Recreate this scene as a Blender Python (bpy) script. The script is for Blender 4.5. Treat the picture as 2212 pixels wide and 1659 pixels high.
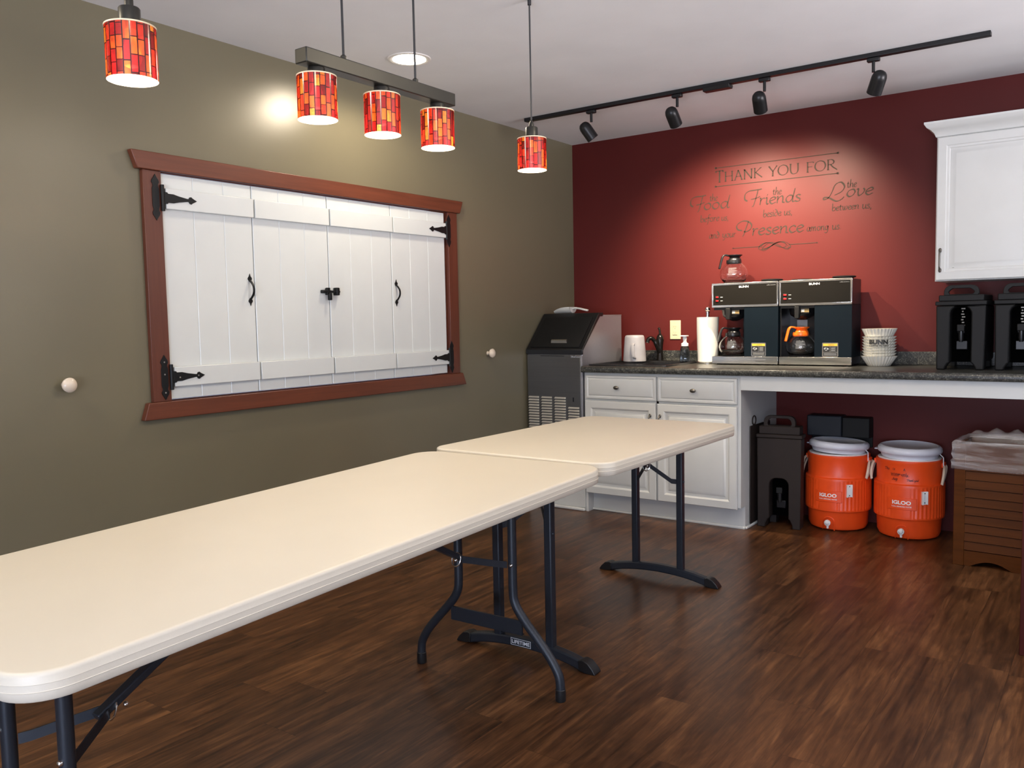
import bpy, bmesh, math, random
from mathutils import Vector, Matrix
PI = math.pi
random.seed(7)
for o in list(bpy.data.objects):
    bpy.data.objects.remove(o)
SC = bpy.context.scene
COL = SC.collection

# ------------------------------------------------------------------ camera
F_PX, W_PX = 1829.37, 2212.0
YAW, PIT, ROL = math.radians(35.8053), math.radians(-4.2918), math.radians(-1.1349)
fw = Vector((-math.sin(YAW)*math.cos(PIT), math.cos(YAW)*math.cos(PIT), math.sin(PIT)))
r0 = Vector((math.cos(YAW), math.sin(YAW), 0)); u0 = r0.cross(fw)
rt = r0*math.cos(ROL) + u0*math.sin(ROL); up = -r0*math.sin(ROL) + u0*math.cos(ROL)
cd = bpy.data.cameras.new('camera'); cam = bpy.data.objects.new('camera', cd); COL.objects.link(cam)
m = Matrix((rt, up, -fw)).transposed().to_4x4(); m.translation = Vector((3.16584, -5.16501, 1.21470))
cam.matrix_world = m
cd.sensor_fit = 'HORIZONTAL'; cd.sensor_width = 36.0; cd.lens = 36.0*F_PX/W_PX
cd.clip_start = 0.05; cd.clip_end = 60
SC.camera = cam

# ------------------------------------------------------------------ view, world, daylight, ceiling fill
SC.view_settings.view_transform = 'Standard'; SC.view_settings.look = 'None'
SC.view_settings.gamma = 1.0; SC.view_settings.use_curve_mapping = False
SC.view_settings.exposure = 0.0
wd = bpy.data.worlds.new('world'); SC.world = wd; wd.use_nodes = True
wd.node_tree.nodes['Background'].inputs[0].default_value = (0.55, 0.70, 1.0, 1)
wd.node_tree.nodes['Background'].inputs[1].default_value = 1.0

H = 2.4295          # ceiling height
RX, RY = 6.4, -8.4  # far right and front limits of the room
ZC = 0.9223         # counter height

def area_light(name, loc, size, sizey, energy, col, direction, spread=PI):
    d = bpy.data.lights.new(name, 'AREA'); d.shape = 'RECTANGLE'; d.size = size; d.size_y = sizey
    d.energy = energy; d.color = col; d.spread = spread
    o = bpy.data.objects.new(name, d); COL.objects.link(o); o.location = loc
    o.rotation_euler = Vector(direction).to_track_quat('-Z', 'Y').to_euler()
    return o
DAY = (0.76, 0.83, 1.0)
area_light('daylight_and_fill', (RX-0.06, -1.95, 1.35), 2.3, 1.3, 88, (0.98, 0.93, 0.96), (-1, 0.0, 0.66), math.radians(76))  # added fill, tilted up and narrowed to brighten the right of the ceiling
area_light('daylight_and_fill', (3.9, RY+0.06, 0.62), 2.7, 1.05, 112, (0.58, 0.72, 1.0), (-0.22, 1, 0.0))
area_light('daylight_and_fill', (3.9, RY+0.07, 1.05), 2.7, 1.9, 215, (0.96, 0.94, 1.0), (-0.1, 1, 1.2), math.radians(120))  # added up-light in the front opening, lifts the ceiling

# ------------------------------------------------------------------ materials
def nt(name):
    m = bpy.data.materials.new(name); m.use_nodes = True
    t = m.node_tree; return m, t, t.nodes['Principled BSDF'], t.nodes['Material Output']
def N(t, kind, **kw):
    n = t.nodes.new('ShaderNode'+kind)
    for k, v in kw.items():
        if k in ('operation', 'blend_type', 'data_type', 'noise_dimensions', 'feature', 'distance', 'interpolation'): setattr(n, k, v)
    return n
def ramp(t, stops, src, interp='LINEAR'):
    r = t.nodes.new('ShaderNodeValToRGB'); r.color_ramp.interpolation = interp
    e = r.color_ramp.elements
    while len(e) > 1: e.remove(e[-1])
    e[0].position, e[0].color = stops[0][0], (*stops[0][1], 1)
    for p, c in stops[1:]:
        x = e.new(p); x.color = (*c, 1)
    t.links.new(src, r.inputs[0]); return r.outputs[0]
def mth(t, op, a, b=None, c=None):
    n = t.nodes.new('ShaderNodeMath'); n.operation = op
    for i, v in enumerate((a, b, c)):
        if v is None: continue
        if isinstance(v, (int, float)): n.inputs[i].default_value = v
        else: t.links.new(v, n.inputs[i])
    return n.outputs[0]
def coords(t, scale=(1, 1, 1), kind='Object', rot=(0, 0, 0)):
    c = t.nodes.new('ShaderNodeTexCoord'); mp = t.nodes.new('ShaderNodeMapping')
    mp.inputs['Scale'].default_value = scale; mp.inputs['Rotation'].default_value = rot
    t.links.new(c.outputs[kind], mp.inputs[0]); return mp.outputs[0]
def noise(t, vec, scale, detail=3, rough=0.5, dist=0.0, out=0):
    n = t.nodes.new('ShaderNodeTexNoise'); n.inputs['Scale'].default_value = scale
    n.inputs['Detail'].default_value = detail; n.inputs['Roughness'].default_value = rough
    n.inputs['Distortion'].default_value = dist
    t.links.new(vec, n.inputs['Vector']); return n.outputs[out]
def bump(t, b, src, strength, dist=0.001):
    n = t.nodes.new('ShaderNodeBump'); n.inputs['Strength'].default_value = strength; n.inputs['Distance'].default_value = dist
    t.links.new(src, n.inputs['Height']); t.links.new(n.outputs[0], b.inputs['Normal'])
def mixc(t, fac, a, b):
    n = t.nodes.new('ShaderNodeMix'); n.data_type = 'RGBA'
    for s, v in ((0, fac), (6, a), (7, b)):
        if isinstance(v, (tuple, list)): n.inputs[s].default_value = (*v, 1)
        elif isinstance(v, (int, float)): n.inputs[s].default_value = v
        else: t.links.new(v, n.inputs[s])
    return n.outputs[2]
def simple(name, col, rough=0.5, metal=0.0, var=0.06, vs=8, bmp=0.0, bs=200, **kw):
    m, t, b, o = nt(name)
    vec = coords(t)
    n = noise(t, vec, vs, 3)
    lo = tuple(c*(1-var) for c in col); hi = tuple(min(1, c*(1+var)) for c in col)
    t.links.new(ramp(t, [(0.3, lo), (0.7, hi)], n), b.inputs['Base Color'])
    b.inputs['Roughness'].default_value = rough; b.inputs['Metallic'].default_value = metal
    if bmp: bump(t, b, noise(t, vec, bs, 2), bmp)
    for k, v in kw.items(): b.inputs[k.replace('_', ' ')].default_value = v
    return m
def emis(name, col, strength):
    m, t, b, o = nt(name)
    b.inputs['Base Color'].default_value = (*col, 1)
    b.inputs['Emission Color'].default_value = (*col, 1); b.inputs['Emission Strength'].default_value = strength
    return m
def glass(name, col=(1, 1, 1), rough=0.02):
    m, t, b, o = nt(name)
    b.inputs['Base Color'].default_value = (*col, 1); b.inputs['Roughness'].default_value = rough
    b.inputs['Transmission Weight'].default_value = 1.0; b.inputs['IOR'].default_value = 1.45
    return m
def wood(name, dark, light, axis='y', rough=0.4, scale=1.0, spec=0.5):
    m, t, b, o = nt(name)
    s = {'x': (1.5, 30, 30), 'y': (30, 1.5, 30), 'z': (30, 30, 1.5)}[axis]
    vec = coords(t, tuple(a*scale for a in s))
    n1 = noise(t, vec, 1.0, 5, 0.6, 0.6)
    n2 = noise(t, vec, 4.0, 2)
    f = mth(t, 'MULTIPLY_ADD', n2, 0.3, mth(t, 'MULTIPLY', n1, 0.8))
    t.links.new(ramp(t, [(0.3, dark), (0.75, light)], f), b.inputs['Base Color'])
    b.inputs['Roughness'].default_value = rough; b.inputs['Specular IOR Level'].default_value = spec
    bump(t, b, f, 0.1, 0.0005)
    return m
def floor_mat():
    m, t, b, o = nt('vinyl_plank')
    c = t.nodes.new('ShaderNodeTexCoord'); s = t.nodes.new('ShaderNodeSeparateXYZ'); t.links.new(c.outputs['Object'], s.inputs[0])
    X, Y = s.outputs[0], s.outputs[1]
    rx = mth(t, 'DIVIDE', X, 0.152); row = mth(t, 'FLOOR', rx)
    w1 = t.nodes.new('ShaderNodeTexWhiteNoise'); w1.noise_dimensions = '1D'; t.links.new(row, w1.inputs['W'])
    ry = mth(t, 'ADD', mth(t, 'DIVIDE', Y, 0.92), mth(t, 'MULTIPLY', w1.outputs[0], 5.0)); cell = mth(t, 'FLOOR', ry)
    cid = mth(t, 'ADD', mth(t, 'MULTIPLY', row, 17.31), mth(t, 'MULTIPLY', cell, 5.77))
    w2 = t.nodes.new('ShaderNodeTexWhiteNoise'); w2.noise_dimensions = '1D'; t.links.new(cid, w2.inputs['W'])
    off = mth(t, 'MULTIPLY', w2.outputs[0], 40)
    def vec(sx, sy):
        v = t.nodes.new('ShaderNodeCombineXYZ')
        t.links.new(mth(t, 'MULTIPLY', X, sx), v.inputs[0]); t.links.new(mth(t, 'MULTIPLY', Y, sy), v.inputs[1]); t.links.new(off, v.inputs[2]); return v.outputs[0]
    broad = noise(t, vec(9, 1.1), 1.0, 4, 0.6, 1.2)
    fine = noise(t, vec(95, 4.5), 1.0, 4, 0.65, 0.4)
    mid = noise(t, vec(26, 2.2), 1.0, 5, 0.65, 1.6)
    knot = noise(t, vec(6, 3.2), 1.0, 2, 0.5, 3.5)
    f = mth(t, 'ADD', mth(t, 'MULTIPLY', broad, 0.34), mth(t, 'ADD', mth(t, 'MULTIPLY', fine, 0.26), mth(t, 'MULTIPLY', mid, 0.40)))
    f = mth(t, 'ADD', f, mth(t, 'MULTIPLY', mth(t, 'SUBTRACT', w2.outputs[0], 0.5), 0.05))
    f = mth(t, 'ADD', f, mth(t, 'MULTIPLY', mth(t, 'SUBTRACT', knot, 0.5), 0.12))
    col = ramp(t, [(0.36, (0.026, 0.0105, 0.0046)), (0.45, (0.062, 0.0250, 0.0102)), (0.54, (0.118, 0.049, 0.0190)), (0.66, (0.240, 0.108, 0.042))], f)
    # joints
    fx = mth(t, 'FRACT', rx); fy = mth(t, 'FRACT', ry)
    dx = mth(t, 'MULTIPLY', mth(t, 'MINIMUM', fx, mth(t, 'SUBTRACT', 1.0, fx)), 0.152)
    dy = mth(t, 'MULTIPLY', mth(t, 'MINIMUM', fy, mth(t, 'SUBTRACT', 1.0, fy)), 0.92)
    j = mth(t, 'LESS_THAN', mth(t, 'MINIMUM', dx, dy), 0.0009)
    col = mixc(t, mth(t, 'MULTIPLY', j, 0.55), col, (0.006, 0.003, 0.002))
    t.links.new(col, b.inputs['Base Color'])
    t.links.new(mth(t, 'ADD', mth(t, 'MULTIPLY', mid, 0.16), 0.24), b.inputs['Roughness'])
    b.inputs['Specular IOR Level'].default_value = 0.32
    bump(t, b, mth(t, 'SUBTRACT', fine, mth(t, 'MULTIPLY', j, 1.5)), 0.10, 0.0006)
    return m
def granite_mat():
    m, t, b, o = nt('speckled_laminate')
    vec = coords(t)
    n1 = noise(t, vec, 160, 3, 0.7); n2 = noise(t, vec, 45, 2)
    f = mth(t, 'ADD', mth(t, 'MULTIPLY', n1, 0.75), mth(t, 'MULTIPLY', n2, 0.25))
    t.links.new(ramp(t, [(0.38, (0.012, 0.012, 0.012)), (0.52, (0.045, 0.045, 0.040)), (0.66, (0.17, 0.17, 0.14))], f), b.inputs['Base Color'])
    b.inputs['Roughness'].default_value = 0.28
    return m
def steel_mat(name='brushed_steel', col=(0.55, 0.54, 0.52), rough=0.28, axis='x', metal=1.0):
    m, t, b, o = nt(name)
    s = {'x': (3, 300, 300), 'z': (300, 300, 3)}[axis]
    n = noise(t, coords(t, s), 1.0, 3)
    t.links.new(ramp(t, [(0.3, tuple(c*0.9 for c in col)), (0.7, col)], n), b.inputs['Base Color'])
    b.inputs['Metallic'].default_value = metal
    t.links.new(mth(t, 'ADD', mth(t, 'MULTIPLY', n, 0.16), rough-0.08), b.inputs['Roughness'])
    return m
def shade_mat():
    """stained-glass mosaic outside, frosted white glass inside (object space: axis = z)"""
    m, t, b, o = nt('mosaic_glass')
    c = t.nodes.new('ShaderNodeTexCoord'); s = t.nodes.new('ShaderNodeSeparateXYZ'); t.links.new(c.outputs['Object'], s.inputs[0])
    oi = t.nodes.new('ShaderNodeObjectInfo')
    ang = mth(t, 'ARCTAN2', s.outputs[1], s.outputs[0])
    u = mth(t, 'ADD', mth(t, 'MULTIPLY', ang, 22/(2*PI)), 11.0); v = s.outputs[2]
    col = mth(t, 'FLOOR', u)
    seed = mth(t, 'ADD', col, mth(t, 'MULTIPLY', oi.outputs['Random'], 91.0))
    w1 = t.nodes.new('ShaderNodeTexWhiteNoise'); w1.noise_dimensions = '1D'; t.links.new(seed, w1.inputs['W'])
    h = mth(t, 'ADD', mth(t, 'DIVIDE', v, mth(t, 'ADD', 0.026, mth(t, 'MULTIPLY', w1.outputs[0], 0.020))), mth(t, 'MULTIPLY', w1.outputs[0], 7.0))
    rw = mth(t, 'FLOOR', h)
    w2 = t.nodes.new('ShaderNodeTexWhiteNoise'); w2.noise_dimensions = '2D'
    cv = t.nodes.new('ShaderNodeCombineXYZ'); t.links.new(seed, cv.inputs[0]); t.links.new(rw, cv.inputs[1]); t.links.new(cv.outputs[0], w2.inputs['Vector'])
    sw = noise(t, coords(t, (60, 60, 25)), 1.0, 2, 0.5, 1.0)
    base = ramp(t, [(0.0, (0.10, 0.004, 0.006)), (0.22, (0.42, 0.012, 0.02)), (0.45, (0.75, 0.05, 0.02)), (0.68, (0.95, 0.16, 0.025)), (0.90, (1.0, 0.36, 0.05))], w2.outputs[0], 'CONSTANT')
    base = mixc(t, mth(t, 'MULTIPLY', sw, 1.1), base, (0.16, 0.006, 0.005))
    fu = mth(t, 'FRACT', u); fh = mth(t, 'FRACT', h)
    lu = mth(t, 'LESS_THAN', mth(t, 'MINIMUM', fu, mth(t, 'SUBTRACT', 1.0, fu)), 0.09)
    lv = mth(t, 'LESS_THAN', mth(t, 'MINIMUM', fh, mth(t, 'SUBTRACT', 1.0, fh)), 0.035)
    line = mth(t, 'MAXIMUM', lu, lv)
    tcol = mixc(t, line, base, (0.012, 0.0, 0.0))
    tr = t.nodes.new('ShaderNodeBsdfTranslucent'); t.links.new(mixc(t, 0.955, tcol, (0, 0, 0)), tr.inputs[0])
    tp = t.nodes.new('ShaderNodeBsdfDiffuse'); t.links.new(mixc(t, 0.5, tcol, (0.05, 0.005, 0.003)), tp.inputs[0])
    tt_ = t.nodes.new('ShaderNodeBsdfTransparent'); t.links.new(tcol, tt_.inputs[0]); m0 = t.nodes.new('ShaderNodeMixShader'); m0.inputs[0].default_value = 0.13
    t.links.new(tr.outputs[0], m0.inputs[1]); t.links.new(tt_.outputs[0], m0.inputs[2]); tr = m0
    m1 = t.nodes.new('ShaderNodeMixShader'); m1.inputs[0].default_value = 0.12; t.links.new(tr.outputs[0], m1.inputs[1]); t.links.new(tp.outputs[0], m1.inputs[2])
    gl = t.nodes.new('ShaderNodeBsdfGlossy'); gl.inputs['Roughness'].default_value = 0.12
    m2 = t.nodes.new('ShaderNodeMixShader'); m2.inputs[0].default_value = 0.07; t.links.new(m1.outputs[0], m2.inputs[1]); t.links.new(gl.outputs[0], m2.inputs[2])
    ins = t.nodes.new('ShaderNodeBsdfDiffuse'); ins.inputs[0].default_value = (0.9, 0.86, 0.75, 1)
    g = t.nodes.new('ShaderNodeNewGeometry'); m3 = t.nodes.new('ShaderNodeMixShader')
    t.links.new(g.outputs['Backfacing'], m3.inputs[0]); t.links.new(m2.outputs[0], m3.inputs[1]); t.links.new(ins.outputs[0], m3.inputs[2])
    t.links.new(m3.outputs[0], o.inputs[0])
    return m
def bag_mat():
    m, t, b, o = nt('clear_bag_film')
    n = noise(t, coords(t, (3, 3, 26)), 1.0, 4, 0.6, 0.8)
    b.inputs['Base Color'].default_value = (0.75, 0.72, 0.72, 1); b.inputs['Roughness'].default_value = 0.22
    tr = t.nodes.new('ShaderNodeBsdfTransparent'); mx = t.nodes.new('ShaderNodeMixShader')
    t.links.new(ramp(t, [(0.35, (0.08,)*3), (0.7, (0.46,)*3)], n), mx.inputs[0])
    t.links.new(tr.outputs[0], mx.inputs[1]); t.links.new(b.outputs[0], mx.inputs[2]); t.links.new(mx.outputs[0], o.inputs[0])
    bump(t, b, n, 0.8, 0.01)
    return m
def frosted_mat():
    m, t, b, o = nt('frosted_plastic')
    vec = coords(t); n = noise(t, vec, 20, 2)
    t.links.new(ramp(t, [(0.3, (0.44, 0.43, 0.45)), (0.7, (0.52, 0.51, 0.52))], n), b.inputs['Base Color'])
    b.inputs['Roughness'].default_value = 0.35; b.inputs['Transmission Weight'].default_value = 0.3
    b.inputs['Subsurface Weight'].default_value = 0.0
    return m

M = dict(
    olive=simple('olive_wall_paint', (0.158, 0.139, 0.088), 0.30, var=0.03, vs=2, bmp=0.12, bs=260),
    red=simple('red_wall_paint', (0.092, 0.0140, 0.0125), 0.42, var=0.03, vs=2, bmp=0.12, bs=260, Specular_IOR_Level=0.16),
    ceil=simple('ceiling_paint', (0.755, 0.765, 0.775), 0.9, var=0.03, vs=3, bmp=0.35, bs=90),
    plain=simple('plain_wall_paint', (0.36, 0.34, 0.30), 0.8, var=0.03),
    floor=floor_mat(), granite=granite_mat(),
    white=simple('white_cabinet_paint', (0.63, 0.635, 0.61), 0.38, var=0.02),
    shutter=simple('white_shutter_paint', (0.62, 0.645, 0.63), 0.32, var=0.015, bmp=0.05, bs=120),
    casing=wood('red_brown_casing', (0.085, 0.022, 0.010), (0.150, 0.041, 0.018), 'y', 0.38),
    casingv=wood('red_brown_casing_upright', (0.075, 0.019, 0.010), (0.130, 0.036, 0.018), 'z', 0.38),
    iron=simple('black_iron', (0.012, 0.013, 0.014), 0.42, 0.6, bmp=0.2, bs=120),
    screw=simple('zinc_screw', (0.6, 0.6, 0.58), 0.3, 1.0),
    hdpe=simple('almond_plastic_tabletop', (0.72, 0.66, 0.545), 0.42, var=0.02, vs=3, bmp=0.10, bs=300),
    tsteel=simple('charcoal_powder_coat', (0.020, 0.024, 0.032), 0.42, 0.1, bmp=0.15, bs=400),
    rubber=simple('black_rubber', (0.010, 0.010, 0.011), 0.4),
    bronze=simple('dark_bronze', (0.050, 0.048, 0.042), 0.40, 0.7),
    cord=simple('dark_cord', (0.02, 0.02, 0.022), 0.5),
    mosaic=shade_mat(), rim=simple('cream_rim', (0.80, 0.66, 0.45), 0.5),
    bulb=emis('warm_bulb', (1.0, 0.83, 0.55), 18), can=emis('lamp_lens', (1.0, 0.87, 0.66), 30),
    track=simple('black_track_metal', (0.012, 0.012, 0.013), 0.38, 0.3),
    trackin=emis('lamp_face', (1.0, 0.86, 0.65), 6),
    decal=simple('brown_vinyl_lettering', (0.030, 0.019, 0.013), 0.7, var=0.03, Specular_IOR_Level=0.2),
    steel=steel_mat('brushed_steel', (0.46, 0.45, 0.47), 0.32, metal=0.7), steelb=steel_mat('polished_steel', (0.78, 0.77, 0.74), 0.16), louvre=steel_mat('louvre_highlight_steel', (0.85, 0.82, 0.74), 0.30, metal=0.6),  # louvre colour is lightened to cream to stand for highlights on the slats
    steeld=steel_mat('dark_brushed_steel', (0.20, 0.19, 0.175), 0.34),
    black=simple('black_plastic', (0.008, 0.008, 0.009), 0.30), blackm=simple('matt_black_plastic', (0.006, 0.006, 0.006), 0.6, bmp=0.2, bs=400, Specular_IOR_Level=0.3),
    blackface=simple('black_brown_panel', (0.009, 0.008, 0.0065), 0.55, Specular_IOR_Level=0.08),
    navy=simple('blue_black_panel', (0.003, 0.007, 0.011), 0.4, Specular_IOR_Level=0.15),
    silver=simple('bright_trim', (0.85, 0.83, 0.80), 0.2, 1.0),
    pewter=simple('pewter', (0.16, 0.145, 0.125), 0.35, 0.9),
    glass=glass('clear_glass'), soap=glass('clear_liquid', (0.80, 0.88, 0.95), 0.03),
    orange=simple('orange_plastic', (0.84, 0.078, 0.010), 0.38, bmp=0.1, bs=300),
    orangeb=simple('bright_orange_plastic', (0.95, 0.16, 0.012), 0.3),
    wplastic=simple('white_plastic', (0.80, 0.79, 0.78), 0.35), paper=simple('paper_towel', (0.62, 0.61, 0.56), 0.9, var=0.02, bmp=0.5, bs=220),
    filt=simple('filter_paper', (0.60, 0.59, 0.53), 0.6, var=0.02), ivory=simple('ivory_plastic', (0.55, 0.50, 0.33), 0.35),
    ink=simple('black_ink', (0.01, 0.01, 0.01), 0.5), wink=simple('white_print', (0.85, 0.85, 0.85), 0.5), dink=simple('blue_black_marker', (0.012, 0.004, 0.012), 0.5),
    redsw=simple('red_switch', (0.35, 0.01, 0.012), 0.25), amber=simple('amber_sticker', (0.80, 0.42, 0.04), 0.5), dimamber=simple('dull_amber_sticker', (0.20, 0.14, 0.05), 0.5),
    sgrey=simple('grey_sticker', (0.35, 0.36, 0.36), 0.4), warm=simple('brown_insulated_plastic', (0.025, 0.0175, 0.0145), 0.6, Specular_IOR_Level=0.25, bmp=0.2, bs=300),
    strap=simple('cream_strap', (0.62, 0.52, 0.42), 0.6), bin=wood('brown_stained_wood', (0.058, 0.0165, 0.003), (0.110, 0.033, 0.006), 'x', 0.42, 0.7, 0.12),
    bag=bag_mat(), frost=frosted_mat(), frostw=simple('translucent_white_lid', (0.66, 0.68, 0.76), 0.35),
    dnavy=simple('dark_blue_grey_case', (0.006, 0.009, 0.015), 0.6), cherry=wood('dark_red_wood', (0.045, 0.008, 0.006), (0.075, 0.014, 0.010), 'z', 0.45, 1.0, 0.12),
    knob=simple('porcelain', (0.72, 0.62, 0.50), 0.15), grey=simple('grey_trim', (0.30, 0.30, 0.30), 0.4), scoop=simple('cloudy_white_plastic', (0.62, 0.62, 0.58), 0.3),
    shade_black=simple('recess_shade_black', (0.0015, 0.0015, 0.0015), 0.9, Specular_IOR_Level=0.0),  # near-black colour that stands for shade inside the dispenser recess
    ret=simple('pale_lamp_trim', (0.8, 0.78, 0.74), 0.5),
)

# ------------------------------------------------------------------ mesh builder
class MB:
    def __init__(s): s.v = []; s.f = []; s.m = []; s.mi = 0
    def add(s, vs, fs):
        b = len(s.v); s.v += [tuple(p) for p in vs]; s.f += [tuple(b+i for i in f) for f in fs]; s.m += [s.mi]*len(fs); return s
    def box(s, x0, x1, y0, y1, z0, z1):
        x0, x1 = min(x0, x1), max(x0, x1); y0, y1 = min(y0, y1), max(y0, y1); z0, z1 = min(z0, z1), max(z0, z1)
        vs = [(x, y, z) for z in (z0, z1) for y in (y0, y1) for x in (x0, x1)]
        return s.add(vs, [(0, 2, 3, 1), (4, 5, 7, 6), (0, 1, 5, 4), (2, 6, 7, 3), (0, 4, 6, 2), (1, 3, 7, 5)])
    def prism(s, pts, vec):
        """planar outline (3d points) extruded along vec"""
        n = len(pts); P = [Vector(p) for p in pts]; V = Vector(vec)
        nr = Vector((0, 0, 0))
        for i in range(n): nr += (P[i]).cross(P[(i+1) % n])
        if nr.dot(V) > 0: P = P[::-1]
        vs = P + [p+V for p in P]
        fs = [tuple(range(n)), tuple(range(2*n-1, n-1, -1))] + [(i+n, (i+1) % n + n, (i+1) % n, i) for i in range(n)]
        return s.add(vs, fs)
    def loops(s, loops, cap0=True, cap1=True, closed=True):
        n = len(loops[0]); vs = [p for l in loops for p in l]; fs = []
        for k in range(len(loops)-1):
            a, b = k*n, (k+1)*n
            for i in range(n if closed else n-1):
                j = (i+1) % n
                fs.append((a+i, a+j, b+j, b+i))
        if cap0: fs.append(tuple(range(n-1, -1, -1)))
        if cap1: fs.append(tuple((len(loops)-1)*n+i for i in range(n)))
        return s.add(vs, fs)
    def lathe(s, prof, c=(0, 0, 0), seg=32, axis='z', cap0=True, cap1=True, mat=None):
        """profile of (radius, height) from bottom to top"""
        L = []
        for r, h in prof:
            l = []
            for i in range(seg):
                a = 2*PI*i/seg; x, y = r*math.cos(a), r*math.sin(a)
                p = {'z': (x, y, h), 'x': (h, x, y), 'y': (y, h, x)}[axis]
                if mat is not None: p = mat @ Vector(p)
                l.append((p[0]+c[0], p[1]+c[1], p[2]+c[2]))
            L.append(l)
        return s.loops(L, cap0, cap1)
    def tube(s, pts, r, seg=12, caps=True, closed=False, flat=None):
        P = [Vector(p) for p in pts]; n = len(P); L = []
        rs = r if isinstance(r, (list, tuple)) else [r]*n
        T = []
        for i in range(n):
            a = P[(i-1) % n] if (closed or i > 0) else P[i]; b = P[(i+1) % n] if (closed or i < n-1) else P[i]
            T.append((b-a).normalized())
        ref = Vector((0, 0, 1)) if abs(T[0].z) < 0.9 else Vector((1, 0, 0))
        nrm = (ref - T[0]*ref.dot(T[0])).normalized()
        for i in range(n):
            nrm = (nrm - T[i]*nrm.dot(T[i])).normalized(); bn = T[i].cross(nrm)
            k1, k2 = (1, 1) if flat is None else flat
            L.append([tuple(P[i] + nrm*math.cos(2*PI*j/seg)*rs[i]*k1 + bn*math.sin(2*PI*j/seg)*rs[i]*k2) for j in range(seg)])
        if closed: L.append(L[0]); return s.loops(L, False, False)
        return s.loops(L, caps, caps)
    def rect_tube(s, pts, w, h, side=(0, 1, 0)):
        """rectangular bar along pts; w along side vector, h across"""
        P = [Vector(p) for p in pts]; S = Vector(side).normalized(); L = []
        n = len(P)
        for i in range(n):
            t = (P[min(i+1, n-1)]-P[max(i-1, 0)]).normalized(); u = t.cross(S).normalized()
            L.append([tuple(P[i]+S*a*w/2+u*b*h/2) for a, b in ((-1, -1), (1, -1), (1, 1), (-1, 1))])
        return s.loops(L)
    def sphere(s, c, r, seg=16, rings=10, sc=(1, 1, 1)):
        prof = [(max(1e-4, r*math.sin(PI*i/rings)), -r*math.cos(PI*i/rings)) for i in range(rings+1)]
        L = [[(c[0]+p*math.cos(2*PI*j/seg)*sc[0], c[1]+p*math.sin(2*PI*j/seg)*sc[1], c[2]+h*sc[2]) for j in range(seg)] for p, h in prof]
        return s.loops(L)
    def panel(s, x0, x1, z0, z1, y, prof, back=None):
        """nested rectangles seen from -y; prof = [(inset, depth toward -y)]; back = y of the flat back"""
        L = []
        if back is not None: L.append([(x0, back, z0), (x1, back, z0), (x1, back, z1), (x0, back, z1)])
        for i, d in prof: L.append([(x0+i, y-d, z0+i), (x1-i, y-d, z0+i), (x1-i, y-d, z1-i), (x0+i, y-d, z1-i)])
        return s.loops(L, back is not None, True)
    def xf(s, mat):
        s.v = [tuple(mat @ Vector(p)) for p in s.v]; return s
    def mesh(s, name, mats, smooth=35, off=(0, 0, 0)):
        me = bpy.data.meshes.new(name)
        me.from_pydata([(x-off[0], y-off[1], z-off[2]) for x, y, z in s.v], [], s.f)
        for mt in (mats if isinstance(mats, (list, tuple)) else [mats]): me.materials.append(mt)
        me.polygons.foreach_set('material_index', s.m)
        me.update()
        bm = bmesh.new(); bm.from_mesh(me); bmesh.ops.remove_doubles(bm, verts=bm.verts, dist=1e-6); bm.to_mesh(me); bm.free()
        if smooth:
            me.polygons.foreach_set('use_smooth', [True]*len(me.polygons))
            me.set_sharp_from_angle(angle=math.radians(smooth))
        me.update()
        return me
def tag(o, label=None, cat=None, group=None, kind=None):
    if label: o['label'] = label
    if cat: o['category'] = cat
    if group: o['group'] = group
    if kind: o['kind'] = kind
    return o
def root(name, label, cat, loc=(0, 0, 0), rz=0, group=None, kind=None):
    o = bpy.data.objects.new(name, None); COL.objects.link(o); o.location = loc; o.rotation_euler = (0, 0, rz)
    o.empty_display_size = 0.05
    return tag(o, label, cat, group, kind)
def wloc(o):
    p = Vector(o.location)
    while o.parent: o = o.parent; p += Vector(o.location)
    return p
def part(name, mb, mat, parent, world=True, bevel=0, seg=2, smooth=35, loc=(0, 0, 0), label=None):
    """world=True: mesh was drawn in room coordinates"""
    off = wloc(parent) if world else Vector((0, 0, 0))
    me = mb.mesh(name, mat, smooth, off if world else (0, 0, 0))
    o = bpy.data.objects.new(name, me); COL.objects.link(o); o.parent = parent
    o.location = loc
    if bevel:
        b = o.modifiers.new('bevel', 'BEVEL'); b.width = bevel; b.segments = seg; b.limit_method = 'ANGLE'; b.angle_limit = math.radians(40)
        b.harden_normals = False
    if label: o['label'] = label
    return o
def solo(name, mb, mat, label, cat, loc=(0, 0, 0), bevel=0, smooth=35, kind=None, group=None, world=True):
    me = mb.mesh(name, mat, smooth, loc if world else (0, 0, 0)); o = bpy.data.objects.new(name, me); COL.objects.link(o); o.location = loc
    if bevel:
        b = o.modifiers.new('bevel', 'BEVEL'); b.width = bevel; b.segments = 2; b.limit_method = 'ANGLE'; b.angle_limit = math.radians(40)
    return tag(o, label, cat, group, kind)
def struct(name, mb, mat, **k): return solo(name, mb, mat, k.pop('label', None), None, kind='structure', **k)
def copy_tree(o, parent=None):
    c = o.copy(); COL.objects.link(c); c.parent = parent
    for ch in list(o.children): copy_tree(ch, c)
    return c
def cat_rom(pts, k=6, closed=False):
    P = [Vector(p) for p in pts]; n = len(P)
    if n < 3: return P
    out = []
    rng = range(n if closed else n-1)
    for i in rng:
        if closed: a, b, c, d = P[(i-1) % n], P[i], P[(i+1) % n], P[(i+2) % n]
        else: a, b, c, d = P[max(i-1, 0)], P[i], P[i+1], P[min(i+2, n-1)]
        for j in range(k):
            t = j/k
            out.append(0.5*((2*b)+(c-a)*t+(2*a-5*b+4*c-d)*t*t+(3*b-a-3*c+d)*t**3))
    if not closed: out.append(P[-1])
    return out
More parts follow.
